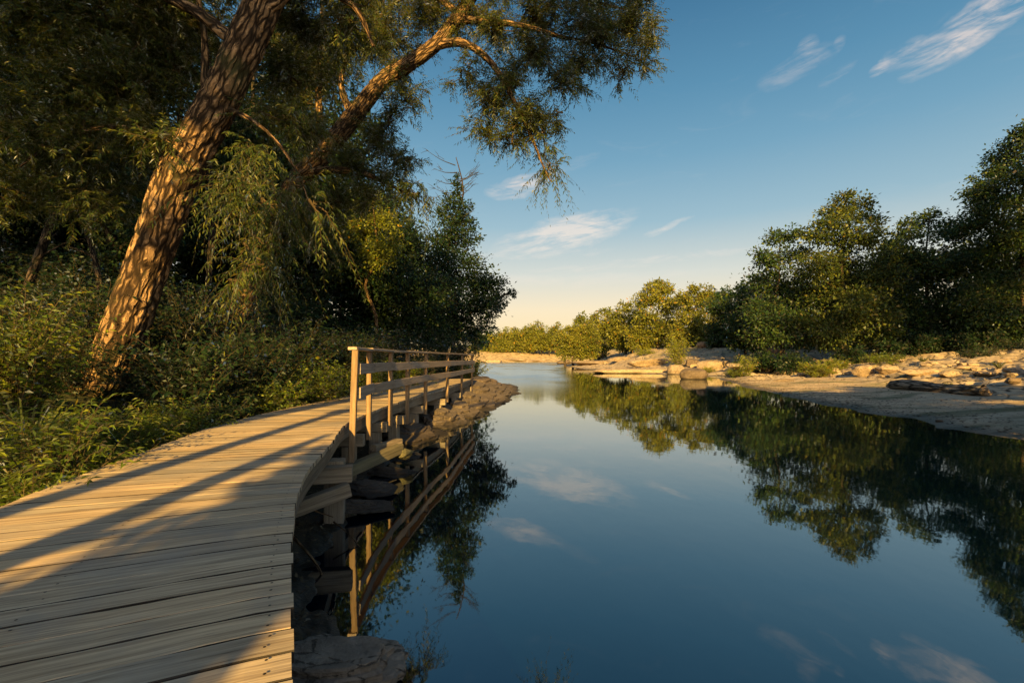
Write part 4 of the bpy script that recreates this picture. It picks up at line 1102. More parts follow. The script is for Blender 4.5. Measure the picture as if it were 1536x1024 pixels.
BUSH = [  # x, y, radius, height, material, leaf, ratio, stems, label
 (-3.62, 3.45, .28, .55, L_shrub, .085, .26, 50, 'narrow-leaved sunlit plant in the near left corner of the boardwalk'),
 (-4.0, 4.05, .4, .95, L_shrub, .09, .24, 60, 'tall narrow-leaved plant at the photo edge below the grass clump'),
 (-4.25, 4.75, .5, .50, L_shrub, .085, .25, 80, 'leafy golden plant beside the boards in front of the big willow'),
 (-4.95, 5.2, .4, .5, L_shrub, .09, .25, 90, 'tall loose plant left of the base of the big willow'),
 (-4.6, 5.75, .55, .5, L_shrub, .085, .26, 80, 'feathery golden plant in front of the foot of the big willow'),
 (-6.6, 6.25, .4, 1.0, L_shrub, .09, .25, 80, 'shaded plant at the photo edge behind the grass clump'),
 (-4.9, 6.7, .45, .55, L_shrub, .085, .28, 80, 'reddish-tipped plant close to the right side of the big willow foot'),
 (-4.55, 6.6, .5, .6, L_shrub, .08, .3, 60, 'small bright plant at the board edge right of the big willow'),
 (-7.3, 8.0, .7, 1.0, L_ivy, .09, .4, 80, 'dark plant behind the foot of the big willow'),
 (-5.5, 8.3, .8, .9, L_ivy, .085, .6, 90, 'dark broad-leaved bush between the two willows'),
 (-4.95, 7.9, .5, .6, L_ivy, .08, .6, 60, 'low dark ivy bush by the middle of the boardwalk'),
 (-4.75, 9.3, .55, .95, L_shrub, .08, .55, 110, 'bright yellow-green bush left of the first railing post'),
 (-4.55, 10.6, .6, 1.35, L_shrub, .085, .55, 130, 'tall bright bush seen behind the first railing post'),
 (-4.45, 12.2, .65, 1.45, L_shrub, .085, .55, 130, 'bright bush seen between the second and third railing posts'),
 (-4.3, 14.2, .7, 1.3, L_shrub, .09, .55, 120, 'bright bush behind the middle of the railing'),
 (-4.0, 16.6, .8, 1.2, L_shrub, .09, .55, 110, 'green bush behind the far half of the railing'),
 (-3.9, 19.5, .8, 1.5, L_ivy, .10, .55, 100, 'dark bush behind the last railing posts'),
 (-5.9, 10.6, .9, 1.5, L_ivy, .10, .55, 100, 'dark bush behind the bright bush left of the railing'),
 (-6.3, 13.0, 1.1, 2.0, L_ivy, .11, .55, 110, 'large dark bush in the shade behind the railing'),
 (-5.4, 16.0, 1.1, 2.1, L_ivy, .12, .55, 110, 'large dark bush left of the yellow sunlit tree'),
 (-5.2, 20.0, 1.3, 2.4, L_ivy, .13, .55, 110, 'large dark bush below the rounded dark tree'),
 (-3.4, 24.5, 1.2, 2.2, L_ivy, .14, .55, 110, 'dark bush at the far end of the boardwalk under the bare topped tree'),
 (-2.6, 27.5, .9, 1.6, L_yellow, .13, .55, 70, 'yellow sunlit bush at the foot of the bare topped tree'),
 (-5.55, 7.9, .6, 1.2, L_ivy, .10, .5, 110, 'tall dark vine-covered bush just right of the big willow foot'),
 (-5.3, 9.3, .8, 1.9, L_ivy, .10, .5, 120, 'tall dark bush between the willows and the bright bush by the first railing post'),
 (-7.7, 8.5, .9, 1.8, L_ivy, .10, .5, 120, 'tall dark bush at the photo edge behind the big willow'),
 (-6.1, 5.7, .4, 1.4, L_shrub, .10, .3, 80, 'tall golden-tipped shrub at the photo edge in front of the big willow'),
 (-5.5, 11.6, .9, 2.3, L_ivy, .11, .5, 120, 'tall dark bush rising behind the near half of the railing'),
 (-4.9, 14.6, .9, 2.2, L_ivy, .11, .5, 120, 'tall dark bush rising behind the far half of the railing'),
 (-6.75, 10.4, .9, 2.6, L_ivy, .10, .5, 110, 'tall dark bush hiding the foot of the second willow'),
 (-7.6, 11.6, 1.0, 2.6, L_ivy, .11, .5, 110, 'tall dark bush between the second willow and the sapling'),
 (-8.3, 10.0, 1.2, 1.7, L_ivy, .11, .5, 100, 'dark bush left behind the big willow'),
 (-10.5, 11.5, 1.4, 2.0, L_ivy, .12, .5, 100, 'dark bush at the far left of the shaded bank'),
 (-9.5, 15.0, 1.6, 2.4, L_ivy, .14, .5, 110, 'big dark bush deep in the shade between the willows'),
 (-13.5, 15.5, 1.8, 2.6, L_ivy, .14, .5, 110, 'big dark bush deep in the shade at the left'),
 (-16.5, 17.0, 1.8, 2.8, L_ivy, .14, .5, 110, 'outermost big dark bush deep in the shade'),
]
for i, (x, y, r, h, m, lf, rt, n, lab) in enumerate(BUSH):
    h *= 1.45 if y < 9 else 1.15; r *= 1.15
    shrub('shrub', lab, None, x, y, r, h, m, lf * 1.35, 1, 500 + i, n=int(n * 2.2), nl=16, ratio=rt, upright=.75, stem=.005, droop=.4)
# grass clump with long arching blades
for (x, y, n, L, lab) in [(-4.75, 4.55, 55, 1.7, 'tall arching grass clump at the photo edge left of the big willow'), (-3.5, 3.25, 40, .6, 'low grass clump in the near left corner'), (-4.35, 4.15, 40, .95, 'arching grass clump in front of the tall one')]:
    z = H1(x, y); V, F = blades(np.array([x, y, z]), n, L, .016, 5, .45, .75)
    tag(fast_mesh('grass_clump', V, F, L_grass, None, (0, 0, 0)), lab, 'grass clump')
# single tall weed stem with paired leaves
o = np.array([[-5.0, 7.2, H1(-5.0, 7.2)]])
(V, F), (SV, SF) = sprays(o, unit(np.array([[.28, 0, 1.0]])), np.array([1.45]), 30, .085, .3, .02, .008, -.1, .8)
t_ = thing('weed', o[0], 'single tall upright weed with paired leaves right of the big willow', 'plant')
fast_mesh('leaves', V, F, L_shrub, t_, o[0]); fast_mesh('stem', SV, SF, B_twig, t_, o[0])

# leafy ground cover of the shaded bank
n_ = 9000
xs = -3 - G.uniform(0, 1, n_) ** 1.4 * 22; ys = 1.5 + G.uniform(0, 1, n_) ** 1.2 * 30
ed = np.interp(ys, E[:, 1], E[:, 0]) - WID - .12
keep = (xs < ed - .02) & (xs > -1.3 * ys - 2); xs, ys = xs[keep], ys[keep]
o = np.stack([xs, ys, height(xs, ys) - .02], -1)
(V, F), (SV, SF) = sprays(o, unit(rnd3(len(o)) * .8 + np.array([0, 0, .9])), G.uniform(.2, .55, len(o)) * (1 + ys / 25) * (1.1 + 1.1 * fbm(xy0(xs, ys, .9), 2, 66)).clip(.4, 2) * np.where((xs > -7.2) & (xs < -4.4) & (ys < 8.3), .5, 1), 9, .11, .55, .35, .003, .1, 1.1)
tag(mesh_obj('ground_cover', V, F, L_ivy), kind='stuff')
# brighter weeds close to the boards
n_ = 650
ys = G.uniform(1.8, 12, n_); ed = np.interp(ys, E[:, 1], E[:, 0]) - WID
xs = ed - .08 - G.exponential(.45, n_); xs = np.where(ys < 4, xs - .25 * (4 - ys), xs)
o = np.stack([xs, ys, height(xs, ys) - .02], -1)
(V, F), (SV, SF) = sprays(o, unit(rnd3(len(o)) * .6 + np.array([0, 0, .9])), G.uniform(.25, .6, len(o)), 10, .075, .3, .35, .003, .1, 1.0)
tag(mesh_obj('ground_cover', V, F, L_shrub), kind='stuff')
n_ = 500; ys = G.uniform(1.8, 9, n_); ed = np.interp(ys, E[:, 1], E[:, 0]) - WID
VV = []
for y_, e_ in zip(ys, ed):
    x_ = e_ - .1 - R_.expovariate(2.0); V, F = blades(np.array([x_, y_, H1(x_, y_) if False else 0]), 7, .42, .008, 1, .5, .6); VV.append((V, x_, y_))
hz = height(np.array([v[1] for v in VV]), np.array([v[2] for v in VV]))
VA = np.concatenate([v[0] + np.array([0, 0, z_]) for v, z_ in zip(VV, hz)])
FA_ = np.concatenate([F + i * len(VV[0][0]) for i in range(len(VV))])
tag(mesh_obj('grass', VA, FA_, L_grass), kind='stuff')
# ------------------------------------------------------------------ rocks, log, driftwood
K_tan = mat_rock('tan_rock', (.15, .105, .065), (.33, .25, .165), (.46, .365, .255), .7, .9)
K_dark = mat_rock('brown_rock', (.055, .042, .03), (.14, .105, .075), (.24, .19, .14), .7, 1.2)
K_slab = mat_rock('grey_brown_slab', (.06, .046, .034), (.13, .102, .076), (.22, .175, .13), 1.0, 1.6, cr_sc=(.35, 1.3, 2.0), cr_w=.018)
K_red = mat_rock('reddish_rock', (.14, .07, .035), (.33, .19, .10), (.46, .31, .18), .6, 1.4)


K_front = mat_rock('front_slab', (.09, .072, .055), (.20, .162, .125), (.31, .26, .205), 1.0, 2.0, cr_sc=(.5, 1.6, 2.0), cr_w=.02)
K_wet = mat_rock('wet_dark_rock', (.03, .024, .018), (.075, .058, .042), (.14, .11, .08), .8, 1.8)


def ico(sub):
    import bmesh
    bm = bmesh.new(); bmesh.ops.create_icosphere(bm, subdivisions=sub, radius=1)
    V = np.array([v.co[:] for v in bm.verts]); F = np.array([[v.index for v in f.verts] for f in bm.faces]); bm.free()
    return V, F


ICO5, ICO4 = ico(6), ico(4)


def rock(name, label, cat, loc, size, mat, seed, rot=0, planes=16, cut=(.55, .9), rough=.10, hi=False, group=None, tilt=0.0, sink=.3):
    V, F = ICO5 if hi else ICO4
    g = np.random.default_rng(seed); V = V.copy()
    for k in range(planes):
        n = unit(g.normal(size=3)); h = g.uniform(*cut)
        if k == 0: n = unit(np.array([g.normal() * .12, g.normal() * .12, 1.0])); h = g.uniform(.5, .75)
        d = V @ n - h
        V = V - np.clip(d, 0, None)[:, None] * n * .94
    size = np.asarray(size, float)
    W = V * size
    s_ = size.max()
    dsp = fbm(W / s_ * 2.3 + seed * 3.1, 5, seed) * rough * s_ + (.045 * size[2] * np.round(2.2 * fbm(W / s_ * np.array([1.2, 1.2, 7]) + seed, 2, seed + 5)) if hi else 0)
    N = unit(V / size)
    W = W + N * np.asarray(dsp)[:, None] * np.array([1, 1, min(1, size[2] / s_ * 2)])
    c, s = math.cos(rot), math.sin(rot)
    ct, st_ = math.cos(tilt), math.sin(tilt)
    W = W @ np.array([[ct, 0, st_], [0, 1, 0], [-st_, 0, ct]]).T
    W = W @ np.array([[c, -s, 0], [s, c, 0], [0, 0, 1]]).T
    o = mesh_obj(name, W, F, mat, smooth=True)
    o.location = (float(loc[0]), float(loc[1]), float(loc[2] + size[2] * (1 - 2 * sink)))
    try: o.data.set_sharp_from_angle(angle=math.radians(32))
    except Exception: pass
    return tag(o, label, cat, group)


def layered(name, label, loc, size, mat, seed, rot, layers=4, dip=.12, slope=0.0):
    """bedded rock: irregular thin sheets stepping back on one another, broken edges, dipping one way"""
    g = np.random.default_rng(seed); sx_, sy_, sz_ = size; mb_ = MB(); ns, nr_ = 110, 13
    th_ = np.linspace(0, 2 * PI, ns, endpoint=False)
    for k in range(layers):
        f = 1 - .17 * k + g.uniform(-.05, .05)
        cx, cy = g.uniform(-.12, .12) * sx_ - .07 * k * sx_, g.uniform(-.10, .10) * sy_
        z1 = sz_ * (-1 + 2.0 * (k + 1) / layers); z0 = z1 - 2.0 * sz_ / layers * 1.25
        q = np.stack([np.cos(th_) * 1.7, np.sin(th_) * 1.7, np.full(ns, seed + 7.7 * k)], -1)
        ang = np.abs(((th_ * g.integers(4, 7) / (2 * PI) + g.uniform()) % 1) - .5) * 2
        rad = f * (.80 + .07 * ang + .20 * fbm(q, 3, seed) + .09 * ang + .07 * np.round(2.5 * fbm(q * 4, 2, seed + 2)) / 2.5 + .035 * fbm(q * 14, 2, seed + 3))
        V = []
        for j in range(nr_):
            u = (j / (nr_ - 1)) ** .8
            x = cx + np.cos(th_) * rad * sx_ * u; y = cy + np.sin(th_) * rad * sy_ * u
            p3 = np.stack([x, y, np.full(ns, float(k))], -1)
            z = z1 + .35 * sz_ / layers * fbm(p3 * 2.2 / max(sx_, .3), 4, seed + 9) - (.012 if j == nr_ - 1 else 0)
            V.append(np.stack([x, y, z], -1))
        for zf in (.55, 0):
            o_ = V[nr_ - 1].copy(); jj = 1 - .025 * g.uniform(-1, 1.6, ns) * (1 if zf else 0) + .03 * fbm(q * 9 + zf, 2, seed + 4)
            o_[:, 0] = cx + (o_[:, 0] - cx) * jj; o_[:, 1] = cy + (o_[:, 1] - cy) * jj; o_[:, 2] = z0 + (z1 - z0) * zf; V.append(o_)
        V = np.concatenate(V); n_r = nr_ + 2
        i_ = np.arange(n_r - 1)[:, None] * ns; j_ = np.arange(ns)[None, :]; k_ = (j_ + 1) % ns
        mb_.add(V, np.stack([i_ + j_, i_ + ns + j_, i_ + ns + k_, i_ + k_], -1).reshape(-1, 4))
    c, s = math.cos(rot), math.sin(rot); ct, st_ = math.cos(dip), math.sin(dip); cs, ss = math.cos(slope), math.sin(slope)
    Mx = np.array([[c, -s, 0], [s, c, 0], [0, 0, 1]]) @ np.array([[ct, 0, st_], [0, 1, 0], [-st_, 0, ct]]) @ np.array([[1, 0, 0], [0, cs, -ss], [0, ss, cs]])
    mb_.V = [v @ Mx.T for v in mb_.V]
    o = mb_.build(name, mat, smooth=True)
    o.location = [float(v) for v in loc]
    try: o.data.set_sharp_from_angle(angle=math.radians(35))
    except Exception: pass
    return tag(o, label, 'rock')


def rock_px(name, label, px, py, wpx, hpx, mat, seed, depth=1.0, group=None, **kw):
    p = hit(px, py); d = p[1]
    w_, h_ = wpx / FP * d, hpx / FP * d
    return rock(name, label, 'rock', p + np.array([0, w_ * depth * .4, 0]), (w_ / 2, w_ / 2 * depth, h_ / (2 * (1 - .3)) * .9), mat, seed, group=group, **kw)


RK = [
 ('boulder', 'smooth dark boulder standing in the water off the bedrock point', 1046, 569, 42, 22, K_dark, 1, .8, dict(cut=(.8, .98), rough=.06)),
 ('boulder', 'pale pointed rock right behind the dark boulder in the water', 1017, 560, 30, 17, K_tan, 2, .8, {}),
 ('boulder', 'lone rounded brown boulder on open bedrock below the dark trees', 1168, 533, 30, 18, K_red, 3, .8, dict(cut=(.7, .95))),
 ('boulder', 'small reddish boulder under the trees beside the sapling shrub', 1056, 522, 20, 13, K_red, 4, .8, {}),
 ('boulder', 'large tan boulder in the middle of the bright rocks behind the log', 1308, 560, 44, 22, K_tan, 5, .8, {}),
 ('boulder', 'pale boulder leaning on the right of the large tan boulder', 1342, 559, 40, 19, K_tan, 6, .7, {}),
 ('flat_rock', 'sloping tan slab just inland of the dark boulder in the water', 1075, 553, 60, 20, K_tan, 7, .8, dict(tilt=-.12)),
 ('flat_rock', 'long low pale slab below the lone brown boulder', 1150, 556, 110, 13, K_tan, 8, .5, dict(tilt=.05)),
 ('flat_rock', 'broken pale slab at the inner end of the small pool', 1185, 559, 40, 17, K_tan, 9, .7, {}),
 ('flat_rock', 'flat bright slab under the bright grassy shrub', 1262, 552, 64, 11, K_tan, 10, .7, {}),
 ('flat_rock', 'round-backed bright slab behind the left half of the log', 1392, 562, 60, 15, K_tan, 11, .7, {}),
 ('flat_rock', 'pale slab with dark edge behind the cut end of the log', 1432, 564, 34, 14, K_tan, 12, .7, {}),
 ('flat_rock', 'flat slab near the right end of the bright rocks', 1465, 555, 44, 9, K_tan, 13, .6, {}),
 ('flat_rock', 'low bright ledge right of the cut end of the log', 1492, 562, 40, 9, K_tan, 14, .6, {}),
 ('boulder', 'bright angular boulder at the photo edge on the far bank', 1533, 562, 32, 18, K_tan, 15, .8, {}),
 ('boulder', 'dark stone at the photo edge just below the bright angular boulder', 1530, 574, 26, 11, K_dark, 16, .8, {}),
 ('flat_rock', 'long golden bar of rock reaching into the water left of the dark boulder', 950, 560, 120, 10, K_tan, 17, .25, dict(cut=(.85, .98), rough=.04)),
 ('flat_rock', 'flat golden slab behind the long bar of rock', 985, 548, 80, 14, K_tan, 18, .6, {}),
 ('flat_rock', 'golden ledge where the bank meets the far water', 890, 547, 70, 9, K_tan, 19, .6, {}),
 ('flat_rock', 'low ledge standing in the notch at the river bend', 848, 546, 26, 9, K_dark, 20, .7, {}),
 ('flat_rock', 'angular golden slab right of the low ledge at the bend', 930, 541, 40, 9, K_tan, 21, .7, {}),
 ('boulder', 'dark wedge of rock between the tan slab and the pale pointed rock', 1040, 549, 26, 16, K_dark, 22, .7, dict(tilt=.3)),
 ('flat_rock', 'golden ledge at the foot of the far bank nearest the railing', 738, 544, 40, 6, K_tan, 31, .7, {}),
 ('flat_rock', 'golden ledge in the middle of the far bank across the bend', 772, 542, 46, 6, K_tan, 32, .7, {}),
 ('flat_rock', 'low golden rock at the water below the far tree row', 806, 543, 34, 5, K_tan, 33, .7, {}),
 ('rock', 'small dark stone on the sand right of the log', 1446, 581, 13, 9, K_dark, 23, .8, {}),
 ('rock', 'dark stone at the water edge of the near sand', 1413, 633, 16, 5, K_dark, 24, .6, {}),
 ('rock', 'row of dark broken stone at the inner edge of the sand', 1180, 572, 34, 7, K_dark, 25, .5, {}),
 ('rock', 'small pale stone in front of the broken pale slab', 1205, 563, 14, 6, K_tan, 26, .8, {}),
 ('rock', 'pale stone left of the large tan boulder', 1276, 561, 18, 7, K_tan, 27, .8, {}),
 ('rock', 'flat stone between the large tan boulder and the log', 1330, 566, 20, 5, K_tan, 28, .8, {}),
]
for (nm, lab, px, py, w_, h_, mt, sd_, dp, kw) in RK:
    h_ *= .85 if px > 1170 else 1
    rock_px(nm, lab, px, py, w_, h_, mt, 600 + sd_, dp, **kw)
gr = np.random.default_rng(9); k = 0
while k < 22:
    px, py = gr.uniform(900, 1530), gr.uniform(541, 566)
    p = hit(px, py); _, s_, _ = shore(p[0], p[1])
    if p[2] < .3 or p[1] > 120 or s_ < 7: continue
    w_ = gr.uniform(6, 22); k += 1
    rock_px('rock', 'small tan stone among the broken bedrock of the far bank', px, py, w_, w_ * gr.uniform(.3, .5), K_tan, 700 + k, .8, group='small tan stones on the bedrock of the far bank', rot=gr.uniform(0, 6))

# near shore: layered slabs beside and under the boardwalk
NEAR = [
 ('flat_rock', 'large cracked grey-brown slab beside the nearest boards', (-.90, 2.2, .12), (.74, .66, .15), .5, 31, .07),
 ('flat_rock', 'thin slab lying on the upper edge of the large cracked slab', (-1.02, 2.72, .20), (.46, .26, .07), .25, 32, .03),
 ('flat_rock', 'dark low slab sinking into the water off the large cracked slab', (-.28, 2.0, .0), (.42, .38, .09), -.6, 33, .06),
 ('flat_rock', 'small slab at the bottom photo edge in front of the large cracked slab', (-.50, 1.35, .06), (.40, .24, .11), .1, 34, 0),
 ('flat_rock', 'flat grey stone on the mud beside the near pile', (-1.86, 5.9, .12), (.32, .22, .06), .4, 35, .05),
 ('flat_rock', 'flat stones in shade between the near pile and the first railing post', (-2.02, 6.7, .12), (.34, .30, .07), -.2, 36, -.05),
 ('flat_rock', 'pale flat slab on the mud under the second railing post', (-1.95, 7.9, .06), (.36, .26, .07), .2, 37, .05),
 ('flat_rock', 'dark wet slab at the water under the third railing post', (-2.05, 9.3, .04), (.40, .45, .10), .4, 38, .1),
 ('flat_rock', 'ridge of rock under the middle of the railing', (-2.25, 11.2, .16), (.6, 1.1, .24), -.15, 39, .18),
 ('flat_rock', 'sunlit rock where the far piles stand', (-1.9, 13.6, .2), (.62, 1.1, .22), -.3, 40, .2),
 ('flat_rock', 'layered rock below the sixth railing post', (-1.6, 15.6, .16), (.75, 1.3, .20), -.3, 41, .22),
 ('flat_rock', 'long layered rock below the last railing posts', (-1.5, 17.8, .26), (.95, 1.8, .26), -.33, 42, .24),
 ('flat_rock', 'upper layer of the rocky spit past the railing', (-1.35, 20.8, .42), (1.1, 2.2, .28), -.3, 43, .26),
 ('flat_rock', 'lower layer of the rocky spit at the water', (-.85, 19.8, .08), (.7, 2.1, .16), -.3, 44, .16),
 ('flat_rock', 'middle layer of the rocky spit', (-.75, 23.6, .24), (1.0, 2.4, .24), -.28, 45, .22),
 ('flat_rock', 'outer layer near the tip of the rocky spit', (-.45, 26.6, .12), (.9, 2.4, .20), -.22, 46, .18),
 ('flat_rock', 'tip of the rocky spit reaching into the river', (-.25, 29.6, .05), (.7, 2.2, .14), -.15, 47, .12),
 ('flat_rock', 'back layer of the rocky spit against the trees', (-1.4, 25.5, .5), (1.2, 2.5, .30), -.3, 48, .24),
]
for (nm, lab, lc, sz_, rot, sd_, tl) in NEAR:
    if sd_ < 35: sz_ = (sz_[0] * 1.12, sz_[1] * 1.12, sz_[2])
    elif sd_ < 40: sz_ = (sz_[0] * 1.25, sz_[1] * 1.25, sz_[2] * .55)
    else: sz_ = (sz_[0] * 1.1, sz_[1] * 1.1, sz_[2] * 1.1)
    layered(nm, lab, np.array(lc) + np.array([0, 0, -.01]), sz_, K_wet if 35 <= sd_ <= 39 or sd_ == 33 else K_front if sd_ < 35 else K_slab, 800 + sd_, rot, 3 if sd_ in (32, 33, 34, 47) else 5, abs(tl) * .9 + .04, .05)

# fallen squared timber lying from the bank to the mossy stone under the railing
M_old = mat_wood('old_greenish_timber', (.10, .085, .045), (.20, .17, .095), .9, .2)
m_ = MB(); A, B = at(520, 707, 6.95), at(600, 672, 8.4); beam(m_, A, B, .15, .17)
o = m_.build('fallen_timber', M_old); tag(o, 'fallen squared greenish timber lying across the mud below the railing', 'timber')
m_ = MB(); A, B = at(560, 672, 8.2), at(600, 662, 8.9); beam(m_, A, B, .12, .12)
o = m_.build('fallen_timber', M_beam); tag(o, 'short pale timber end beside the long greenish timber', 'timber')
rock('boulder', 'mossy stone at the outer end of the fallen greenish timber', 'rock', at(605, 676, 8.5) - np.array([0, 0, .1]), (.20, .2, .14), mat_rock('mossy_rock', (.05, .045, .02), (.12, .11, .05), (.2, .18, .09), .7, 3), 850, hi=True)

# big log on the sand
p0, p1 = hit(1338, 583), hit(1476, 594)
Lg = thing('driftwood_log', (p0 + p1) / 2, 'long grey driftwood log with a pale cut end lying on the shaded sand', 'log')
oc = np.array(Lg.location)
m_ = MB(); dd = p1 - p0
r0_ = 7.6 / FP * p0[1]
tube(m_, [p0 + dd * f + np.array([R_.uniform(-.05, .05), 0, r0_ * .8 + .05 * math.sin(f * 7)]) for f in np.linspace(0, 1, 7)], [r0_ * q for q in (.8, 1.02, 1.0, .93, .98, .9, .86)], 22, .12, .12, 4, cap=False, ridge=.012)
M_log = mat_bark('driftwood_bark', (.14, .115, .09), (.34, .28, .21), .5, .6)
body = m_.build('bark', M_log, Lg, smooth=True, origin=oc)
M_cut = NT('cut_wood'); M_cut = M_cut.done(M_cut.principled(M_cut.ramp(M_cut.noise(None, 18, 5), [(.35, (.13, .085, .05)), (.6, (.34, .235, .14))]), .9, spec=.1))
for e, dirn, rr in ((p1 + np.array([0, 0, r0_ * .8]), dd / np.linalg.norm(dd), r0_ * .84), (p0 + np.array([0, 0, r0_ * .8]), -dd / np.linalg.norm(dd), r0_ * .78)):
    m_ = MB(); q = np.linspace(0, 2 * PI, 20, endpoint=False)
    u_ = unit(np.cross(dirn, (0, 0, 1.0))); v_ = np.cross(u_, dirn)
    rad_ = rr * (1 + .12 * np.sin(q * 3 + 1) + .06 * np.sin(q * 7))
    ring0 = e + u_ * (np.cos(q) * rad_)[:, None] + v_ * (np.sin(q) * rad_)[:, None]
    rad2 = rad_ * .72
    ring1 = e + dirn * (.16 + .1 * np.sin(q * 2))[:, None] + u_ * (np.cos(q) * rad2)[:, None] + v_ * (np.sin(q) * rad2)[:, None]
    V = np.concatenate([ring0, ring1, [e + dirn * .12]])
    m_.add(V, np.array([(i, (i+1) % 20, 20 + (i+1) % 20, 20 + i) for i in range(20)])); m_.add(V, np.array([(20 + i, 20 + (i+1) % 20, 40) for i in range(20)]))
    m_.build('cut_end', M_cut, Lg, origin=oc)

# curved sticks standing out of the mud
for pts_px, r_, lab in [([(437, 803, 4.35), (456, 822, 4.3), (474, 845, 4.25), (486, 868, 4.2)], .016, 'curved pale stick leaning from the boardwalk into the mud'), ([(500, 782, 5.0), (522, 800, 4.95), (545, 826, 4.8)], .009, 'thin dark curved stick in front of the near pile'), ([(446, 744, 5.0), (470, 764, 5.2), (500, 775, 5.3)], .01, 'thin twig lying on the mud behind the near pile')]:
    m_ = MB(); tube(m_, [at(*q) for q in pts_px], list(np.linspace(r_, r_ * .55, len(pts_px))), 8, .04, .15, 3)
    tag(m_.build('stick', B_pale, smooth=True), lab, 'stick')
# pebbles and broken bits along the sand and below the rocks
n_ = 5200; ys = G.uniform(10.5, 42, n_); xr_ = np.interp(ys, RY, RX); xs = xr_ + .15 + G.exponential(3.2, n_)
zs = height(xs, ys); ok = (zs > .03) & (xs < 1.16 * ys); xs, ys, zs = xs[ok], ys[ok], zs[ok]
I1 = ico(1); n_ = len(xs); r_s = .010 + .035 * G.uniform(0, 1, n_) ** 4 + .004 * (ys - 10)/10
sc_ = np.stack([r_s * G.uniform(.8, 1.5, n_), r_s * G.uniform(.8, 1.5, n_), r_s * .6], -1)
jit_ = 1 + .25 * G.uniform(-1, 1, (n_, len(I1[0]), 1))
V = (I1[0][None] * jit_ * sc_[:, None, :] + np.stack([xs, ys, zs], -1)[:, None, :]).reshape(-1, 3)
F = (I1[1][None] + (np.arange(n_) * len(I1[0]))[:, None, None]).reshape(-1, 3)
tag(mesh_obj('pebbles', V, F, mat_rock('pebble', (.07, .05, .035), (.19, .145, .10), (.34, .27, .19), .2, 3)), kind='stuff')
for i, (px, py, n_, L_, lab) in enumerate([(1384, 543, 60, .9, 'grass tuft on the bedrock behind the log'), (1345, 541, 60, .9, 'grass tuft right of the shaded green shrub'), (1210, 546, 50, .7, 'small grass tuft on the bedrock left of the bright grassy shrub'), (1498, 552, 50, .8, 'grass tuft between bright slabs near the photo edge'), (1140, 541, 50, .8, 'grass tuft on the bedrock by the lone boulder'), (1085, 541, 50, .9, 'yellow grass tuft behind the sloping tan slab'), (1424, 578, 30, .35, 'sparse grass tuft on the sand behind the log')]):
    p = hit(px, py); V, F = blades(p, n_, L_, .03, 3, .6, .5)
    tag(fast_mesh('grass_clump', V, F, L_grass, None, (0, 0, 0)), lab, 'grass clump')
# leaf litter and pebbles on the mud
n_ = 2600; ys = G.uniform(1.6, 13, n_); xe = np.interp(ys, LY, LX); xs = xe - G.uniform(-.1, 1.5, n_)
o = np.stack([xs, ys, height(xs, ys) + .012], -1); ok = o[:, 2] > .02; o = o[ok]
V, F = leaf_quads(o, unit(rnd3(len(o)) * np.array([1, 1, .25])), unit(rnd3(len(o)) * .4 + np.array([0, 0, 1.0])), G.uniform(.03, .08, len(o)), G.uniform(.015, .035, len(o)))
M_lit = NT('dry_leaf'); M_lit = M_lit.done(M_lit.principled(M_lit.ramp(M_lit.n('ShaderNodeNewGeometry').outputs['Random Per Island'], [(0, (.02, .016, .01)), (.6, (.075, .055, .03)), (.95, (.12, .09, .05)), (1, (.3, .24, .16))]), .8, spec=.15))
tag(mesh_obj('fallen_leaves', V, F, M_lit), kind='stuff')
# ------------------------------------------------------------------ unseen trees added behind and beside the viewpoint, crowns shaped to shade boardwalk, sand and woods


def world_tree(name, label, base, top, lobes, mats, r0, leaf, dens=6, seed=0, ratio=.55, sig=.3, gap=0.0):
    z = H1(base[0], base[1]); b = np.array([base[0], base[1], max(z, 0) - .15])
    t_ = thing(name, b, label, 'tree')
    m_ = MB(); limb_tree(m_, b, np.array(top, float), r0, lobes, seed); m_.build('trunk', mats[0], t_, smooth=True, origin=b)
    V, F = crown_leaves(lobes, leaf, ratio, dens, .8, 16, sig, .3, gap, seed)
    fast_mesh('crown', V, F, mats[1], t_, b)


def keep_out(lobes, x0, x1, z0, z1): return [q for q in lobes if not (x0 < q[0] < x1 and z0 < q[2] < z1)]  # drops crown lobes so sun reaches chosen trunks and trees


def cloud_lobes(x0, x1, y0, y1, z0, z1, n, r0, r1, seed):
    R = random.Random(seed)
    return [(R.uniform(x0, x1), R.uniform(y0, y1), R.uniform(z0, z1), R.uniform(r0, r1)) for _ in range(n)]


world_tree('unseen_shade_tree', 'unseen tall high-crowned tree added on the near bank behind the viewpoint to shade the big willow', (-9.5, -6), (-9, -6, 22), keep_out(cloud_lobes(-13, -5.5, -8, -4, 10.4, 20, 40, 1.0, 1.6, 1), -8.6, -5.2, 13, 19.5) + [(-5.3, -6, 11.0, .8), (-4.8, -5, 12.3, .9), (-5, -7, 13.0, .9), (-4.3, -5, 13.6, .9), (-4.5, -6.5, 12.2, .8), (-5.5, -6, 12.2, .7)] + [(-6.0, -6, 8.75, .5), (-5.9, -5.5, 11.2, .9), (-5.0, -6, 12.0, 1.0), (-4.2, -6, 11.6, .9), (-4.6, -6.5, 13.4, 1.1), (-3.6, -6, 13.2, .9), (-6.9, -6, 10.6, .6)], FM, .3, .24, 7, 901)
world_tree('unseen_shade_tree', 'unseen tall high-crowned tree added behind the viewpoint to shade the woods beyond the railing', (-5.0, -8), (-2.5, -7, 22), keep_out(keep_out(cloud_lobes(-6, 2.5, -9, -5, 11.0, 21, 28, 1.0, 1.7, 2), -8.6, -5.2, 13, 19.5), -4.6, .2, 12.8, 18.5), FM, .3, .24, 5.5, 902)
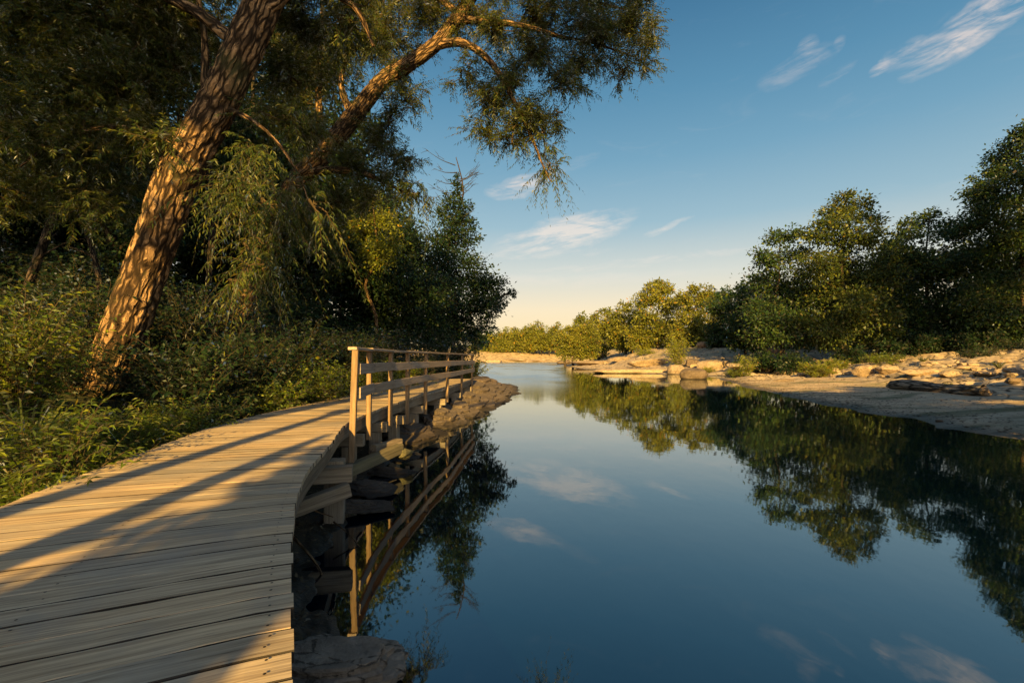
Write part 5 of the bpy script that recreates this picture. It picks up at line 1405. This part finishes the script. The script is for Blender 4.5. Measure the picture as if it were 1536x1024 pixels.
world_tree('unseen_shade_tree', 'unseen tall tree added behind the viewpoint to shade the outer side of the woods', (-17, -4), (-17, -4, 23), cloud_lobes(-22, -12.5, -7, -1, 8, 22, 32, 1.2, 1.9, 3), FM, .3, .26, 7, 903)
world_tree('unseen_shade_tree', 'outermost unseen tall tree added behind the viewpoint for shade', (-26, 0), (-26, 0, 24), cloud_lobes(-32, -21, -3, 3, 7, 23, 30, 1.4, 2.0, 4), FM, .3, .28, 8, 904)
for (x_, top_, lab, lb) in [(-3.33, 6.0, 'unseen slender young tree behind the viewpoint casting the left shadow band on the boards', [(-3.33, -6, 5.9, .14)]),
                            (-2.54, 5.1, 'unseen slender young tree behind the viewpoint casting the right shadow band and near shade on the boards', [(-1.50, -6.1, 4.35, .5), (-.95, -6.1, 4.4, .55), (-1.55, -6.1, 5.0, .45), (-.9, -6.1, 5.2, .5), (-1.15, -6.1, 4.05, .36), (-.55, -6.1, 4.2, .4), (-1.6, -6.1, 4.0, .3)] + cloud_lobes(-1.75, -.2, -6.6, -5.6, 4.0, 5.3, 22, .26, .42, 31) + [(-2.0 + .15 * k, -6.1 + .1 * (k % 3), 3.62 + .07 * (k % 2) + (.30 if k > 5 else 0), .26) for k in range(10)] + [(-1.9 + .2 * k, -6.1, 3.38, .2) for k in range(4)])]:
    z_ = max(H1(x_, -6.1), 0) - .15; b_ = np.array([x_, -6.1, z_]); t_ = thing('unseen_slender_tree', b_, lab, 'tree')
    m_ = MB(); tube(m_, [(x_ + .02, -6.1, z_), (x_ - .03, -6.1, z_ + 1.8), (x_ + .02, -6.1, z_ + 3.2), (x_, -6.1, top_ - .35), (x_, -6.1, top_)], [.15, .125, .115, .10, .05], 12, .2, .08, 5)
    if len(lb) > 1:
        for q in lb[:5]: tube(m_, [(x_, -6.1, q[2] - .5), ((x_ + q[0]) / 2, -6.1, q[2] - .2), q[:3]], [.04, .03, .012], 6, .2)
    m_.build('trunk', B_dark, t_, smooth=True, origin=b_)
    if len(lb) > 1: lb = [(q[0], q[1], q[2] + .10, q[3]) for q in lb]
    V, F = crown_leaves(lb, .15, .6, 20, .9, 18, .40); fast_mesh('crown', V, F, L_dark, t_, b_)
world_tree('unseen_bank_tree', 'unseen low bushy tree added on the sand just beyond the photo edge, shading the sand', (15.5, 9), (15.5, 9, 6), cloud_lobes(12.8, 18, 6.5, 9.5, .9, 5.6, 22, .9, 1.4, 5), FM, .12, .18, 14, 907)
world_tree('unseen_bank_tree', 'second unseen low bushy tree added for shade beyond the photo edge, beside the log sand', (21, 13.5), (21, 13.5, 5), cloud_lobes(18.5, 24, 12, 15, 1.2, 4.4, 12, .8, 1.3, 6), FM, .12, .16, 9, 908)
world_tree('unseen_bank_tree', 'third unseen low bushy tree added beyond the photo edge, shading the ledge', (28, 19.5), (28, 19.5, 4), cloud_lobes(25, 32, 18.5, 21, 1.0, 3.2, 12, .8, 1.2, 7), FM, .12, .18, 9, 909)
world_tree('unseen_bank_tree', 'unseen tall high-crowned tree added beyond the photo edge, shading the golden topped tree', (33, 23), (33.5, 23, 22), cloud_lobes(29.5, 37, 21, 25, 12, 20, 6, 1.1, 1.8, 8), FM, .25, .26, 6, 910)
world_tree('unseen_bank_tree', 'unseen tall high-crowned tree added beyond the photo edge, shading the dark green trees', (42, 27), (42, 27, 27), cloud_lobes(36.5, 47, 24, 30, 11.5, 25, 36, 1.4, 2.2, 9), FM, .3, .3, 8, 911)
world_tree('unseen_bank_tree', 'unseen tall high-crowned tree added beyond the photo edge, shading the tallest tree', (53, 30), (53, 30, 28), cloud_lobes(47, 60, 26, 34, 10, 25, 36, 1.6, 2.4, 10), FM, .3, .32, 8, 912)
lbs = cloud_lobes(-7.2, -3.9, -6.5, -5.5, 3.9, 6.0, 15, .16, .34, 44)
world_tree('unseen_slender_tree', 'unseen small thin-leaved tree added behind the viewpoint to dapple the near left plants', (-5.6, -6), (-5.6, -6, 5.9), lbs, FM, .06, .09, 8, 913)
